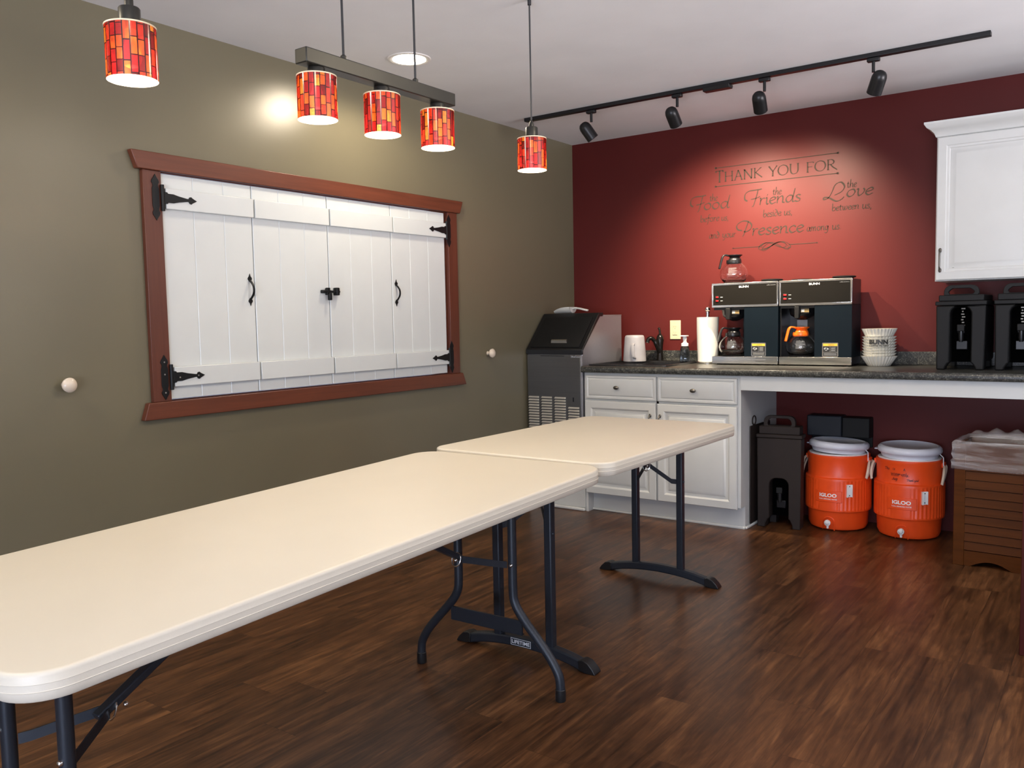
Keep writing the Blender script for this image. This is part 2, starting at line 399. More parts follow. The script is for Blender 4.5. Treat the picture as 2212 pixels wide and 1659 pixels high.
def rrect(cx, cy, w, l, r, z, seg=8):
    pts = []
    for sx, sy, a0 in ((1, 1, 0), (-1, 1, 90), (-1, -1, 180), (1, -1, 270)):
        for i in range(seg+1):
            a = math.radians(a0+90*i/seg)
            pts.append((cx+sx*(w/2-r)+r*math.cos(a), cy+sy*(l/2-r)+r*math.sin(a), z))
    return pts

# ------------------------------------------------------------------ lettering
def font_mesh(text, size=1.0, bold=0.0, sx=1.0):
    """built-in font turned into a flat outline mesh: returns verts (x, z) and faces"""
    c = bpy.data.curves.new('lettering', 'FONT'); c.body = text; c.size = size; c.offset = bold; c.resolution_u = 3
    o = bpy.data.objects.new('lettering', c); me = bpy.data.meshes.new_from_object(o)
    vs = [(v.co.x*sx, v.co.y) for v in me.vertices]; fs = [tuple(p.vertices) for p in me.polygons]
    bpy.data.objects.remove(o); bpy.data.curves.remove(c); bpy.data.meshes.remove(me)
    return vs, fs
def put_font(mb, text, x0, z0, width, height, mp, bold=0.02):
    vs, fs = font_mesh(text, 1.0, bold)
    xs = [v[0] for v in vs]; zs = [v[1] for v in vs]
    kx = width/(max(xs)-min(xs)); kz = height/(max(zs)-min(zs))
    mb.add([mp(x0+(x-min(xs))*kx, z0+(z-min(zs))*kz) for x, z in vs], fs)
G = {
 'a': (0.86, [[(.66,.93),(.38,1.0),(.1,.62),(.12,.15),(.34,.02),(.6,.38),(.69,.95)], [(.69,1.0),(.64,.2),(.72,.02),(.84,.12)]]),
 'b': (0.80, [[(.2,1.9),(.14,1.0),(.1,.3),(.28,.0),(.6,.15),(.7,.6),(.52,.98),(.16,.62)]]),
 'c': (0.66, [[(.6,.82),(.42,1.0),(.12,.72),(.08,.3),(.3,.0),(.62,.2)]]),
 'd': (0.88, [[(.66,.93),(.38,1.0),(.1,.62),(.12,.15),(.34,.02),(.6,.38),(.72,.95)], [(.92,1.95),(.82,1.4),(.7,.5),(.68,.1),(.8,.02),(.9,.14)]]),
 'D': (0.84, [[(.62,.93),(.38,1.0),(.1,.62),(.12,.15),(.34,.0),(.6,.2),(.72,.6),(.68,1.1),(.5,1.5),(.22,1.75)]]),
 'e': (0.68, [[(.1,.48),(.4,.56),(.62,.76),(.45,1.0),(.14,.76),(.07,.32),(.3,.0),(.64,.22)]]),
 'f': (0.55, [[(.7,1.75),(.5,1.9),(.36,1.6),(.24,.6),(.14,-.4),(-.06,-.72)], [(.04,.98),(.6,1.0)]]),
 'g': (0.84, [[(.66,.93),(.38,1.0),(.1,.62),(.12,.18),(.34,.05),(.6,.38),(.69,.95)], [(.7,1.0),(.62,.1),(.5,-.5),(.2,-.72),(.0,-.55)]]),
 'h': (0.84, [[(.26,1.95),(.18,1.0),(.08,.0)], [(.12,.5),(.38,.95),(.6,.95),(.64,.6),(.6,.1),(.78,.04)]]),
 'i': (0.38, [[(.05,.85),(.18,.98),(.14,.3),(.2,.02),(.34,.12)], [(.22,1.42),(.25,1.38)]]),
 'k': (0.74, [[(.2,1.9),(.1,.0)], [(.6,.98),(.18,.5),(.66,.0)]]),
 'l': (0.34, [[(.2,1.9),(.12,.4),(.18,.02),(.32,.1)]]),
 'm': (1.26, [[(.05,.9),(.16,.98),(.12,.5),(.08,.0)], [(.12,.5),(.36,.96),(.52,.9),(.5,.0)], [(.52,.5),(.78,.96),(.96,.9),(.94,.1),(1.1,.04)]]),
 'n': (0.84, [[(.05,.9),(.16,.98),(.12,.5),(.08,.0)], [(.12,.5),(.38,.95),(.6,.95),(.62,.5),(.6,.1),(.78,.04)]]),
 'o': (0.80, [[(.42,1.0),(.14,.78),(.08,.32),(.3,.0),(.58,.16),(.7,.6),(.58,.94),(.42,1.0)]]),
 'p': (0.80, [[(.2,1.0),(.1,.0),(.02,-.7)], [(.16,.7),(.45,1.0),(.7,.7),(.6,.15),(.35,.0),(.14,.15)]]),
 'r': (0.58, [[(.05,.9),(.18,.98),(.14,.5),(.08,.0)], [(.13,.5),(.35,.92),(.58,.94)]]),
 's': (0.60, [[(.54,.88),(.34,1.0),(.14,.82),(.26,.56),(.46,.36),(.42,.06),(.2,.0),(.03,.14)]]),
 't': (0.56, [[(.28,1.4),(.18,.5),(.24,.04),(.5,.1)], [(.0,.98),(.52,1.02)]]),
 'u': (0.86, [[(.04,.88),(.16,.98),(.1,.4),(.2,.02),(.42,.08),(.64,.5)], [(.7,1.0),(.64,.2),(.7,.02),(.84,.1)]]),
 'v': (0.76, [[(.02,.86),(.14,.98),(.18,.4),(.3,.0),(.58,.3),(.68,.72),(.56,1.0)]]),
 'w': (1.14, [[(.02,.86),(.14,.98),(.16,.4),(.28,.0),(.5,.4),(.56,.95)], [(.52,.5),(.62,.02),(.84,.2),(1.02,.7),(.9,1.0)]]),
 'y': (0.82, [[(.04,.88),(.16,.98),(.12,.4),(.26,.05),(.5,.2),(.66,.6)], [(.72,1.0),(.6,.0),(.42,-.6),(.1,-.6)]]),
 ',': (0.3, [[(.12,.1),(.14,-.1),(.02,-.35)]]), '.': (0.3, [[(.12,.06),(.16,.02)]]), '!': (0.3, [[(.2,1.8),(.14,.5)], [(.12,.06),(.16,.02)]]),
 '-': (0.5, [[(.08,.5),(.42,.52)]]), ' ': (0.45, []),
 # roman capitals, height 1.5, straight strokes marked by two points only
 'T': (1.25, [[(.62,1.5),(.62,0)], [(.05,1.48),(1.2,1.5)], [(.05,1.5),(.07,1.3)], [(1.18,1.5),(1.16,1.3)], [(.46,0),(.78,0)]]),
 'H': (1.40, [[(.2,1.5),(.2,0)], [(1.15,1.5),(1.15,0)], [(.2,.78),(1.15,.78)], [(.06,1.5),(.34,1.5)], [(1.01,1.5),(1.29,1.5)], [(.06,0),(.34,0)], [(1.01,0),(1.29,0)]]),
 'A': (1.30, [[(.62,1.55),(.14,0)], [(.62,1.55),(1.14,0)], [(.32,.55),(.96,.55)], [(.0,0),(.26,0)], [(1.0,0),(1.28,0)]]),
 'N': (1.42, [[(.2,1.5),(.2,0)], [(.2,1.5),(1.18,0)], [(1.18,1.5),(1.18,0)], [(.02,1.5),(.2,1.5)], [(1.04,1.5),(1.32,1.5)], [(.06,0),(.34,0)]]),
 'K': (1.26, [[(.2,1.5),(.2,0)], [(1.0,1.5),(.24,.78)], [(.32,.86),(1.2,0)], [(.06,1.5),(.34,1.5)], [(.06,0),(.34,0)], [(.86,1.5),(1.12,1.5)]]),
 'Y': (1.22, [[(.1,1.5),(.6,.72)], [(1.12,1.5),(.6,.72)], [(.6,.74),(.6,0)], [(-.02,1.5),(.24,1.5)], [(1.0,1.5),(1.24,1.5)], [(.46,0),(.74,0)]]),
 'O': (1.50, [[(.72,1.53),(.26,1.3),(.08,.75),(.26,.2),(.72,-.03),(1.18,.2),(1.36,.75),(1.18,1.3),(.72,1.53)]]),
 'U': (1.36, [[(.2,1.5),(.2,.5),(.4,.05),(.7,-.03),(1.0,.1),(1.15,.5),(1.15,1.5)], [(.06,1.5),(.34,1.5)], [(1.01,1.5),(1.29,1.5)]]),
 'F': (1.05, [[(.2,1.5),(.2,0)], [(.2,1.48),(.92,1.48)], [(.2,.78),(.8,.78)], [(.06,1.5),(.2,1.5)], [(.06,0),(.36,0)], [(.92,1.48),(.92,1.3)]]),
 'R': (1.28, [[(.2,1.5),(.2,0)], [(.2,1.48),(.62,1.5),(.9,1.2),(.74,.84),(.2,.76)], [(.5,.78),(.8,.35),(1.3,-.08)], [(.06,1.5),(.2,1.5)], [(.06,0),(.34,0)]]),
 'I': (0.5, [[(.2,1.5),(.2,0)]]), 'W': (1.6, [[(.05,1.5),(.42,0),(.75,1.2),(1.1,0),(1.5,1.5)]]), 'J': (0.8, [[(.6,1.5),(.58,.4),(.3,-.1),(.02,.2)]]),
 'L': (1.0, [[(.2,1.5),(.2,0)], [(.2,0),(.9,0)]]),
}
def ribbon(mb, pts, nib, thin, mp, ang=40):
    """pen stroke with a broad nib"""
    P = [Vector((p[0], p[1])) for p in pts]; n = len(P)
    nv = Vector((math.cos(math.radians(ang)), math.sin(math.radians(ang))))
    A = []; B = []
    for i in range(n):
        t = (P[min(i+1, n-1)]-P[max(i-1, 0)])
        if t.length < 1e-9: t = Vector((1, 0))
        t.normalize(); pr = Vector((-t.y, t.x)); h = max(thin, abs(nv.dot(pr))*nib)/2
        A.append(P[i]+pr*h); B.append(P[i]-pr*h)
    mb.add([mp(*p) for p in A] + [mp(*p) for p in B], [(i+n, i+1+n, i+1, i) for i in range(n-1)])
def write(mb, text, x0, z0, width, xh, mp, nib=0.18, thin=0.05, slant=0.0, ang=40, xw=None):
    """stroke-written word; xh = size of one unit; width fits the advance"""
    adv = sum(G[c][0] for c in text); k = xh
    kx = width/adv
    x = x0
    for c in text:
        a, st = G[c]
        for s_ in st:
            p = [(x+(q[0]+slant*q[1])*kx, z0+q[1]*k) for q in s_]
            if len(p) > 2: p = [tuple(q) for q in cat_rom([(a_, b_, 0) for a_, b_ in p], 5)]
            ribbon(mb, p, nib*k, thin*k, mp, ang)
        x += a*kx

# ================================================================== THE ROOM
struct('floor', MB().box(-0.12, RX+0.12, RY-0.12, 0.12, -0.08, 0), M['floor'], smooth=0)
struct('ceiling', MB().box(-0.12, RX+0.12, RY-0.12, 0.12, H, H+0.1), M['ceil'], smooth=0)
# left wall with the pass-through opening
OY0, OY1, OZ0, OZ1 = -3.200, -1.395, 0.905, 1.842
wl = MB().box(-0.12, 0, RY, OY0, 0, H).box(-0.12, 0, OY1, 0, 0, H).box(-0.12, 0, OY0, OY1, 0, OZ0).box(-0.12, 0, OY0, OY1, OZ1, H)
struct('wall_left', wl, M['olive'], smooth=0)
struct('wall_back', MB().box(0, RX, 0, 0.12, 0, H), M['red'], smooth=0)
def wall_with_window(name, fixed, lo, hi, w0, w1, z0, z1, axis):
    mb = MB()
    def bx(a, b, c, d):
        if axis == 'x': mb.box(fixed, fixed+0.12, a, b, c, d)
        else: mb.box(a, b, fixed-0.12, fixed, c, d)
    bx(lo, w0, 0, H); bx(w1, hi, 0, H); bx(w0, w1, 0, z0); bx(w0, w1, z1, H)
    struct(name, mb, M['plain'], smooth=0)
wall_with_window('wall_right', RX, RY, 0, -3.15, -0.75, 0.65, 2.05, 'x')
wall_with_window('wall_front', RY, 0, RX, 2.5, 5.3, 0.06, 2.08, 'y')
for nm, pts in (('window_2', (RX+0.02, RX+0.06, -3.15, -0.75, 0.65, 2.05)), ('window_3', (2.5, 5.3, RY-0.06, RY-0.02, 0.06, 2.08))):
    x0, x1, y0, y1, z0, z1 = pts
    w = root(nm, None, None, ((x0+x1)/2, (y0+y1)/2, z0), kind='structure')
    fr = MB()
    if nm == 'window_2':
        for a, b in ((y0, y0+0.05), (y1-0.05, y1), ((y0+y1)/2-0.025, (y0+y1)/2+0.025)): fr.box(x0, x1, a, b, z0, z1)
        fr.box(x0, x1, y0, y1, z0, z0+0.05).box(x0, x1, y0, y1, z1-0.05, z1)
    else:
        for a, b in ((x0, x0+0.05), (x1-0.05, x1), ((x0+x1)/2-0.025, (x0+x1)/2+0.025)): fr.box(a, b, y0, y1, z0, z1)
        fr.box(x0, x1, y0, y1, z0, z0+0.05).box(x0, x1, y0, y1, z1-0.05, z1)
    part('window_frame', fr, M['white'], w)

# ------------------------------------------------------------------ pass-through window trim
w1 = root('window_1', None, None, (0, -2.29, 0.845), kind='structure')
def yz(pts, x): return [(x, y, z) for y, z in pts]
part('header_casing', MB().prism(yz([(-3.310, 1.908), (-1.272, 1.908), (-1.300, 1.838), (-3.285, 1.838)], 0.001), (0.030, 0, 0)), M['casing'], w1, bevel=0.003)
part('sill_casing', MB().prism(yz([(-3.287, 0.914), (-1.305, 0.914), (-1.275, 0.845), (-3.310, 0.845)], 0.001), (0.030, 0, 0)), M['casing'], w1, bevel=0.003)
part('side_casing', MB().box(0.001, 0.023, -3.262, -3.183, 0.9145, 1.8375), M['casingv'], w1, bevel=0.002)
part('side_casing', MB().box(0.001, 0.023, -1.402, -1.322, 0.9145, 1.8375), M['casingv'], w1, bevel=0.002)
part('window_jamb', MB().box(-0.11, 0.0, -3.1995, -3.187, 0.918, 1.835).box(-0.11, 0.0, -1.410, -1.3955, 0.918, 1.835).box(-0.11, 0.0, -3.1995, -1.3955, 0.9055, 0.918).box(-0.11, 0.0, -3.1995, -1.3955, 1.835, 1.8415), M['casingv'], w1)
# shutters: two bifold pairs
BW = (3.182-1.423)/12
def hinge_mb(y, z, s):
    """T hinge; s=+1 tongue toward +y"""
    mb = MB()
    out = [(0, .092), (.008, .078), (.014, .070), (.017, .060), (.012, .052), (.011, .046), (.015, .034), (.015, -.034), (.011, -.046), (.012, -.052), (.017, -.060), (.014, -.070), (.008, -.078), (0, -.092)]
    o2 = out + [(-a, b) for a, b in out[-2:0:-1]]
    mb.prism([(0.0235, y+a, z+b) for a, b in o2], (0.003, 0, 0))
    yb = y+s*0.027
    mb.lathe([(.0075, -.052), (.0075, .052)], (0.030, yb, z), 14)
    tg = [(.006, .024), (.018, .023), (.022, .018), (.045, .018), (.070, .012), (.108, .006), (.114, .006), (.118, .013), (.126, .015), (.132, .010), (.152, .0), (.132, -.010), (.126, -.015), (.118, -.013), (.114, -.006), (.108, -.006), (.070, -.012), (.045, -.018), (.022, -.018), (.018, -.023), (.006, -.024)]
    mb.prism([(0.0325, yb+s*a, z+b) for a, b in tg], (0.003, 0, 0))
    return mb, yb
def screws(pts):
    mb = MB()
    for x, y, z in pts: mb.lathe([(.0035, 0), (.003, .0012)], (x, y, z), 10, 'x')
    return mb
def pull_mb(y, z):
    mb = MB()
    for s in (1, -1):
        zc = z+s*0.050
        out = [(0, .022), (.002, .016), (.004, .010), (.010, .003), (.011, -.002), (.007, -.009), (.004, -.014), (-.004, -.014), (-.007, -.009), (-.011, -.002), (-.010, .003), (-.004, .010), (-.002, .016)]
        mb.prism([(0.013, y+a, zc+s*b) for a, b in out], (0.003, 0, 0))
    arc = [(0.014, y, z+.042), (0.024, y, z+.034), (0.037, y, z+.018), (0.041, y, z), (0.037, y, z-.018), (0.024, y, z-.034), (0.014, y, z-.042)]
    mb.tube(cat_rom(arc, 4), 0.0048, 8, flat=(0.7, 1.3))
    return mb
def shutter(k0, lab, hy, side, hand_y, latch):
    r = root('bifold_shutter', lab, 'shutter', (0.0, -3.182+BW*(k0+3), 0.919), group='plank shutters over the pass-through')
    for pnl in range(2):
        a = -3.182+BW*(k0+3*pnl); b_ = a+3*BW
        mb = MB()
        for i in range(3):
            y0, y1 = a+i*BW+(0.002 if i == 0 else 0), a+(i+1)*BW-(0.002 if i == 2 else 0)
            c = 0.003
            P = [(-0.010, y0), (0.012-c, y0), (0.012, y0+c), (0.012, y1-c), (0.012-c, y1), (-0.010, y1)]
            mb.prism([(x, y, 0.922) for x, y in P], (0, 0, 0.908))
        p = part('shutter_panel', mb, M['shutter'], r)
        for z0, z1 in ((1.690, 1.772), (0.972, 1.052)):
            e0 = 0.012 if (pnl == 0 and k0 == 0) else 0.004; e1 = 0.0 if (pnl == 1 and k0 == 6) else 0.004
            part('batten', MB().box(0.0125, 0.0315, a+e0, b_-e1, z0, z1), M['shutter'], p, bevel=0.0025)
    for z in (1.732, 1.012):
        mb, yb = hinge_mb(hy, z, side)
        h = part('hinge', mb, M['iron'], r, bevel=0.0006)
        if z < 1.1 and side > 0: [part('screw', screws([q_]), M['screw'], h) for q_ in ((0.0265, hy, z+.062), (0.0265, hy, z+.012), (0.0265, hy, z-.062), (0.0355, hy+.062, z-.003), (0.0355, hy+.148, z))]
    part('pull_handle', pull_mb(hand_y, 1.373), M['iron'], r, bevel=0.0006)
    if latch == 'bolt':
        mb = MB().box(0.0125, 0.020, -2.334, -2.304, 1.356, 1.388).box(0.0125, 0.026, -2.362, -2.300, 1.364, 1.380)
        mb.lathe([(.006, -.064), (.006, .046)], (0.031, -2.300, 1.372), 12, 'y')
        mb.box(0.020, 0.036, -2.338, -2.318, 1.360, 1.391).box(0.026, 0.044, -2.330, -2.314, 1.330, 1.366)
        part('slide_bolt', mb, M['iron'], r, bevel=0.003)
    if latch == 'keeper':
        part('bolt_keeper', MB().box(0.0125, 0.040, -2.280, -2.260, 1.354, 1.392).box(0.0125, 0.030, -2.262, -2.250, 1.364, 1.384), M['iron'], r, bevel=0.004)
    return r
shutter(0, 'left pair of white plank shutter panels with a black pull handle and slide bolt', -3.211, 1, -2.770, 'bolt')
shutter(6, 'right pair of white plank shutter panels with a black pull handle, nearer the red wall', -1.398, -1, -1.834, 'keeper')

# wall knobs
for y, z, lab in ((-3.600, 1.010, 'round cream knob on the olive wall left of the shutters'), (-1.025, 1.017, 'round cream knob on the olive wall between the shutters and the ice machine')):
    r = root('wall_bumper', lab, 'wall bumper', (0, y, z), group='cream wall knobs')
    part('knob', MB().lathe([(.010, .018), (.018, .021), (.0265, .030), (.0275, .038), (.022, .046), (.010, .051), (.001, .052)], (0, y, z), 24, 'x'), M['knob'], r)
    part('stem', MB().lathe([(.013, .0005), (.012, .004), (.009, .006), (.009, .020)], (0, y, z), 16, 'x'), M['knob'], r)

# ------------------------------------------------------------------ lamps
WARM = (1.0, 0.83, 0.60)
def point(name, loc, e, col, rad, parent=None):
    d = bpy.data.lights.new(name, 'POINT'); d.energy = e; d.color = col; d.shadow_soft_size = rad
    o = bpy.data.objects.new(name, d); COL.objects.link(o); o.location = loc
    if parent: o.parent = parent
    return o
def shade_parts(parent, x, y, zt=1.908, zb=1.790, R=0.0555):
    """shade hung below z=zt in parent's space (world numbers)"""
    base = wloc(parent)
    sh = bpy.data.objects.new('lamp_shade', MB().lathe([(R, zb-zt), (R, zb-zt+.04), (R, -.04), (R, 0)], (0, 0, 0), 44, cap0=False, cap1=False).mesh('lamp_shade', M['mosaic'], 60))
    COL.objects.link(sh); sh.parent = parent; sh.location = Vector((x, y, zt))-base
    part('shade_rim', MB().lathe([(.022, zt-.001), (R-.001, zt-.001), (R+.0012, zt), (R+.001, zt+.003), (R-.006, zt+.004), (.022, zt+.004)], (x, y, 0), 40), M['rim'], sh)
    ch = 0.0225 if abs(zt-1.9095) < 1e-6 else 0.041
    part('socket_cup', MB().lathe([(.024, zt+.004), (.024, zt+.004+ch-.003), (.022, zt+.004+ch), (.006, zt+.004+ch)], (x, y, 0), 28), M['bronze'], parent)
    part('bulb', MB().lathe([(.004, zt-.090), (.016, zt-.085), (.022, zt-.071), (.022, zt-.058), (.016, zt-.042), (.012, zt-.030), (.012, zt-.004)], (x, y, 0), 20), M['bulb'], parent)
    point('bulb_light', Vector((x, y, zt-.103))-base, 2.3, WARM, 0.012, parent)
    point('bulb_light', Vector((x+.0, y, zt-.064))-base, 0.8, WARM, 0.030, parent)
def pendant(y, lab):
    r = root('pendant_lamp', lab, 'pendant lamp', (1.30, y, 1.77), group='single mosaic pendants')
    dz = -.008 if y < -4 else 0
    shade_parts(r, 1.30, y, 1.908+dz, 1.790+dz)
    part('cord_grip', MB().lathe([(.010, 1.9535+dz), (.010, 1.963), (.0065, 1.972), (.004, 1.979)], (1.30, y, 0), 16), M['bronze'], r)
    part('cord', MB().lathe([(.0032, 1.98), (.0032, H-.02)], (1.30, y, 0), 8), M['cord'], r)
    part('ceiling_plug', MB().lathe([(.007, H-.02), (.007, H-.001)], (1.30, y, 0), 12), M['cord'], r)
pendant(-4.047, 'single red mosaic pendant lamp nearest the camera, over the near end of the long table')
pendant(-2.417, 'single red mosaic pendant lamp hanging in front of the room corner, over the far table')
r = root('bar_pendant', 'dark metal bar hung on two rods with three red mosaic shades', 'pendant lamp', (1.30, -3.23, 1.94))
bar = part('bar', MB().box(1.277, 1.325, -3.548, -2.905, 1.9365, 1.978), M['bronze'], r, bevel=0.003)
for y in (-3.492, -3.232, -2.972): shade_parts(r, 1.30, y, 1.9095, 1.791)
for y in (-3.386, -3.076):
    part('hanging_rod', MB().lathe([(.0035, 1.979), (.0035, H-.02)], (1.30, y, 0), 8), M['cord'], r)
    part('rod_collar', MB().lathe([(.009, 1.978), (.009, 1.992), (.005, 1.996)], (1.30, y, 0), 14), M['bronze'], r)
part('ceiling_canopy', MB().box(1.27, 1.33, -3.42, -3.04, H-.022, H-.001), M['bronze'], r, bevel=0.003)

# recessed ceiling lights: one in view, the rest behind and beside the camera
def recessed(x, y, e, lab, spot=True):
    r = root('recessed_light', lab, 'ceiling light', (x, y, H), group='recessed ceiling lights')
    part('trim_ring', MB().lathe([(.083, H-.004), (.088, H-.006), (.098, H-.004), (.101, H-.0008), (.083, H-.0008)], (x, y, 0), 40), M['ret'], r)
    part('lamp_lens', MB().lathe([(.002, H-.012), (.05, H-.009), (.083, H-.003), (.083, H-.001)], (x, y, 0), 36), M['can'], r)
    d = bpy.data.lights.new('can_light', 'SPOT'); d.energy = e; d.color = (1.0, 0.86, 0.66); d.shadow_soft_size = 0.07; d.spot_size = math.radians(176); d.spot_blend = 0.35
    o = bpy.data.objects.new('can_light', d); COL.objects.link(o); o.parent = r; o.location = (0, 0, -0.060)
recessed(0.456, -2.169, 27, 'lit recessed ceiling light in front of the white shutters')
recessed(0.456, -4.75, 34, 'recessed ceiling light near the olive wall, behind the camera side of the room')
recessed(2.4, -4.75, 8, 'recessed ceiling light above the camera position')
recessed(2.4, -2.50, 22, 'recessed ceiling light in front of the counter, above the open floor')

# track lighting
TY = -0.858
r = root('track_light', 'long black ceiling track with four black spotlight heads aimed at the red wall', 'track light', (1.43, TY, H))
part('rail', MB().box(0.200, 2.667, TY-.018, TY+.018, H-.021, H-.0008), M['track'], r, bevel=0.002)
part('feed_connector', MB().prism([(1.345, TY-.030, H-.021), (1.345, TY+.030, H-.021), (1.345, TY+.022, H-.040), (1.345, TY-.022, H-.040)], (0.145, 0, 0)), M['track'], r, bevel=0.002)
def track_head(x, aim, e, cone=52):
    hd = bpy.data.objects.new('spotlight_head', None); COL.objects.link(hd); hd.parent = r; hd.location = Vector((x, TY, H-.022))-Vector(r.location); hd.empty_display_size = .02
    part('adapter', MB().box(x-.028, x+.028, TY-.014, TY+.014, H-.040, H-.0215), M['track'], hd, bevel=0.004)
    part('stem', MB().lathe([(.0075, H-.088), (.0075, H-.040)], (x, TY, 0), 12), M['track'], hd)
    d = (Vector(aim)-Vector((x, TY, H-.13))).normalized()
    q = d.to_track_quat('-Z', 'Y'); side = Vector((-0.75, -0.4, 0)) if aim[0] > x-0.2 else Vector((0.75, -0.2, 0))
    cpos = Vector((x, TY, H-.132)) + side*0.030 + d*0.004
    mt = Matrix.Translation(cpos) @ q.to_matrix().to_4x4()
    R = .0345
    prof = [(.001, .052), (.012, .051), (.022, .046), (.030, .036), (.034, .022), (R, .010), (R, -.056), (R-.003, -.058)]
    mb = MB().lathe([(a, -b) for a, b in prof], (0, 0, 0), 28, cap1=False)
    mb = MB().lathe([(R-.003, -.058), (R, -.056), (R, .010), (.034, .022), (.030, .036), (.022, .046), (.012, .051), (.001, .052)], (0, 0, 0), 28, cap0=False)
    mb.lathe([(R-.004, -.030), (R-.003, -.058)], (0, 0, 0), 28, cap0=False, cap1=False)
    mb.xf(mt); part('lamp_can', mb, M['track'], hd)
    part('lamp_face', MB().lathe([(.001, -.032), (.030, -.030), (.030, -.028)], (0, 0, 0), 24).xf(mt), M['trackin'], hd)
    L = bpy.data.lights.new('track_spot', 'SPOT'); L.energy = e; L.color = (1.0, 0.83, 0.62); L.shadow_soft_size = .018; L.spot_size = math.radians(cone); L.spot_blend = 1.0
    o = bpy.data.objects.new('track_spot', L); COL.objects.link(o); o.parent = hd
    mw = Matrix.Translation(cpos + d*0.045) @ q.to_matrix().to_4x4()
    o.matrix_local = Matrix.Translation(-wloc(hd)) @ mw
track_head(0.657, (1.25, -0.25, 1.15), 26, 64)
track_head(1.190, (1.22, 0.0, 1.45), 165, 100)
track_head(1.666, (1.52, 0.0, 1.45), 165, 98)
track_head(2.184, (1.62, -0.20, 1.20), 24, 60)

# ------------------------------------------------------------------ lettering on the red wall
wl_ = root('wall_lettering', 'brown words of thanks lettered on the red wall above the coffee brewers', 'lettering', (1.43, -0.001, 1.60))
def wp(x, z): return (x, -0.0016, z)
def lett(name, mb): return part(name, mb, M['decal'], wl_, smooth=0)
for z0, z1 in ((2.146, 2.145), (2.031, 2.029)):
    mb = MB(); mb.add([wp(1.056, z0-.0022), wp(1.80, z1-.0022), wp(1.80, z1+.0022), wp(1.056, z0+.0022)], [(0, 1, 2, 3)])
    for x, z in ((1.056, z0), (1.80, z1)): mb.add([wp(x+.0065*math.cos(a*PI/6), z+.0065*math.sin(a*PI/6)) for a in range(12)], [tuple(range(12))])
    lett('rule_line', mb)
def word(text, x0, x1, z0, xh, nib=0.16, thin=0.055, slant=0.0, ang=35, name='lettered_word'):
    mb = MB(); write(mb, text, x0, z0, x1-x0, xh, wp, nib, thin, slant, ang); return mb
cap = lambda *a, **k: word(*a, nib=0.21, thin=0.08, ang=18, **k)
mb = cap('T', 1.056, 1.108, 2.056, 0.047); write(mb, 'HANK', 1.112, 2.057, 0.244, 0.0385, wp, 0.21, 0.08, 0, 18); lett('lettered_word', mb)
lett('lettered_word', cap('YOU', 1.392, 1.580, 2.056, 0.0385)); lett('lettered_word', cap('FOR', 1.618, 1.795, 2.054, 0.0385))
# swash capitals traced in plate pixels -> wall metres
def plate(a, b):
    """position on the lettering as seen straight on (metres)"""
    return (a, b)
def strokes(mb, sts, nib, thin=0.004, ang=40):
    for s_ in sts: ribbon(mb, [tuple(q) for q in cat_rom([(a, b, 0) for a, b in s_], 6)] if len(s_) > 2 else s_, nib, thin, wp, ang)
def swash_F(x, z, k=1.0):
    f = lambda a, b: (x+a*k, z+b*k)
    return [[f(.012, .036), f(-.004, .048), f(-.002, .078), f(.022, .095), f(.06, .097), f(.100, .100)],
            [f(.078, .096), f(.066, .055), f(.050, .008), f(.040, .000)], [f(.034, .044), f(.062, .048), f(.090, .056)]]
mb = MB(); strokes(mb, swash_F(0.892, 1.884), 0.010); write(mb, 'ood', 0.975, 1.893, 0.172, 0.040, wp, 0.24, 0.09, 0.0, 40); lett('lettered_word', mb)
mb = MB(); strokes(mb, swash_F(1.250, 1.884, 1.02), 0.010); write(mb, 'riends', 1.335, 1.891, 0.256, 0.040, wp, 0.24, 0.09, 0.0, 40); lett('lettered_word', mb)
L_ = [[(1.783, 1.905), (1.822, 1.922), (1.838, 1.950), (1.818, 1.976), (1.786, 1.964), (1.768, 1.925), (1.748, 1.893), (1.724, 1.885), (1.722, 1.897), (1.750, 1.893), (1.792, 1.870), (1.822, 1.878), (1.835, 1.892)]]
mb = MB(); strokes(mb, L_, 0.010); write(mb, 'ove', 1.845, 1.889, 0.148, 0.040, wp, 0.24, 0.09, 0.12, 40); lett('lettered_word', mb)
P_ = [[(1.228, 1.744), (1.200, 1.752), (1.195, 1.778), (1.225, 1.800), (1.262, 1.798), (1.288, 1.776), (1.280, 1.748), (1.252, 1.735), (1.238, 1.738)], [(1.268, 1.796), (1.252, 1.755), (1.238, 1.716), (1.230, 1.707)]]
mb = MB(); strokes(mb, P_, 0.010); write(mb, 'resence', 1.290, 1.709, 0.318, 0.041, wp, 0.24, 0.09, 0.0, 40); lett('lettered_word', mb)
small = dict(nib=0.23, thin=0.09)
for t, x0, x1, z, xh in (('the', 1.017, 1.069, 1.944, .0235), ('the', 1.420, 1.474, 1.943, .0235), ('the', 1.852, 1.906, 1.941, .0235),
        ('before', 0.953, 1.080, 1.817, .0235), ('us,', 1.094, 1.140, 1.815, .0235), ('besiDe', 1.360, 1.472, 1.815, .0235), ('us,', 1.488, 1.538, 1.815, .0235),
        ('between', 1.768, 1.920, 1.815, .0225), ('us,', 1.936, 1.988, 1.813, .0235), ('anD', 1.012, 1.082, 1.710, .0235), ('your', 1.100, 1.188, 1.709, .0235),
        ('among', 1.624, 1.752, 1.709, .0235), ('us.', 1.770, 1.822, 1.708, .0235)):
    lett('lettered_word', word(t, x0, x1, z, xh, **small))
mb = MB()
for a, b in ((1.169, 1.345), (1.518, 1.685)):
    mb.add([wp(a, 1.6362), wp(b, 1.6362), wp(b, 1.6396), wp(a, 1.6396)], [(0, 1, 2, 3)])
for x in (1.170, 1.685): mb.add([wp(x+.004*math.cos(a*PI/6), 1.638+.004*math.sin(a*PI/6)) for a in range(12)], [tuple(range(12))])
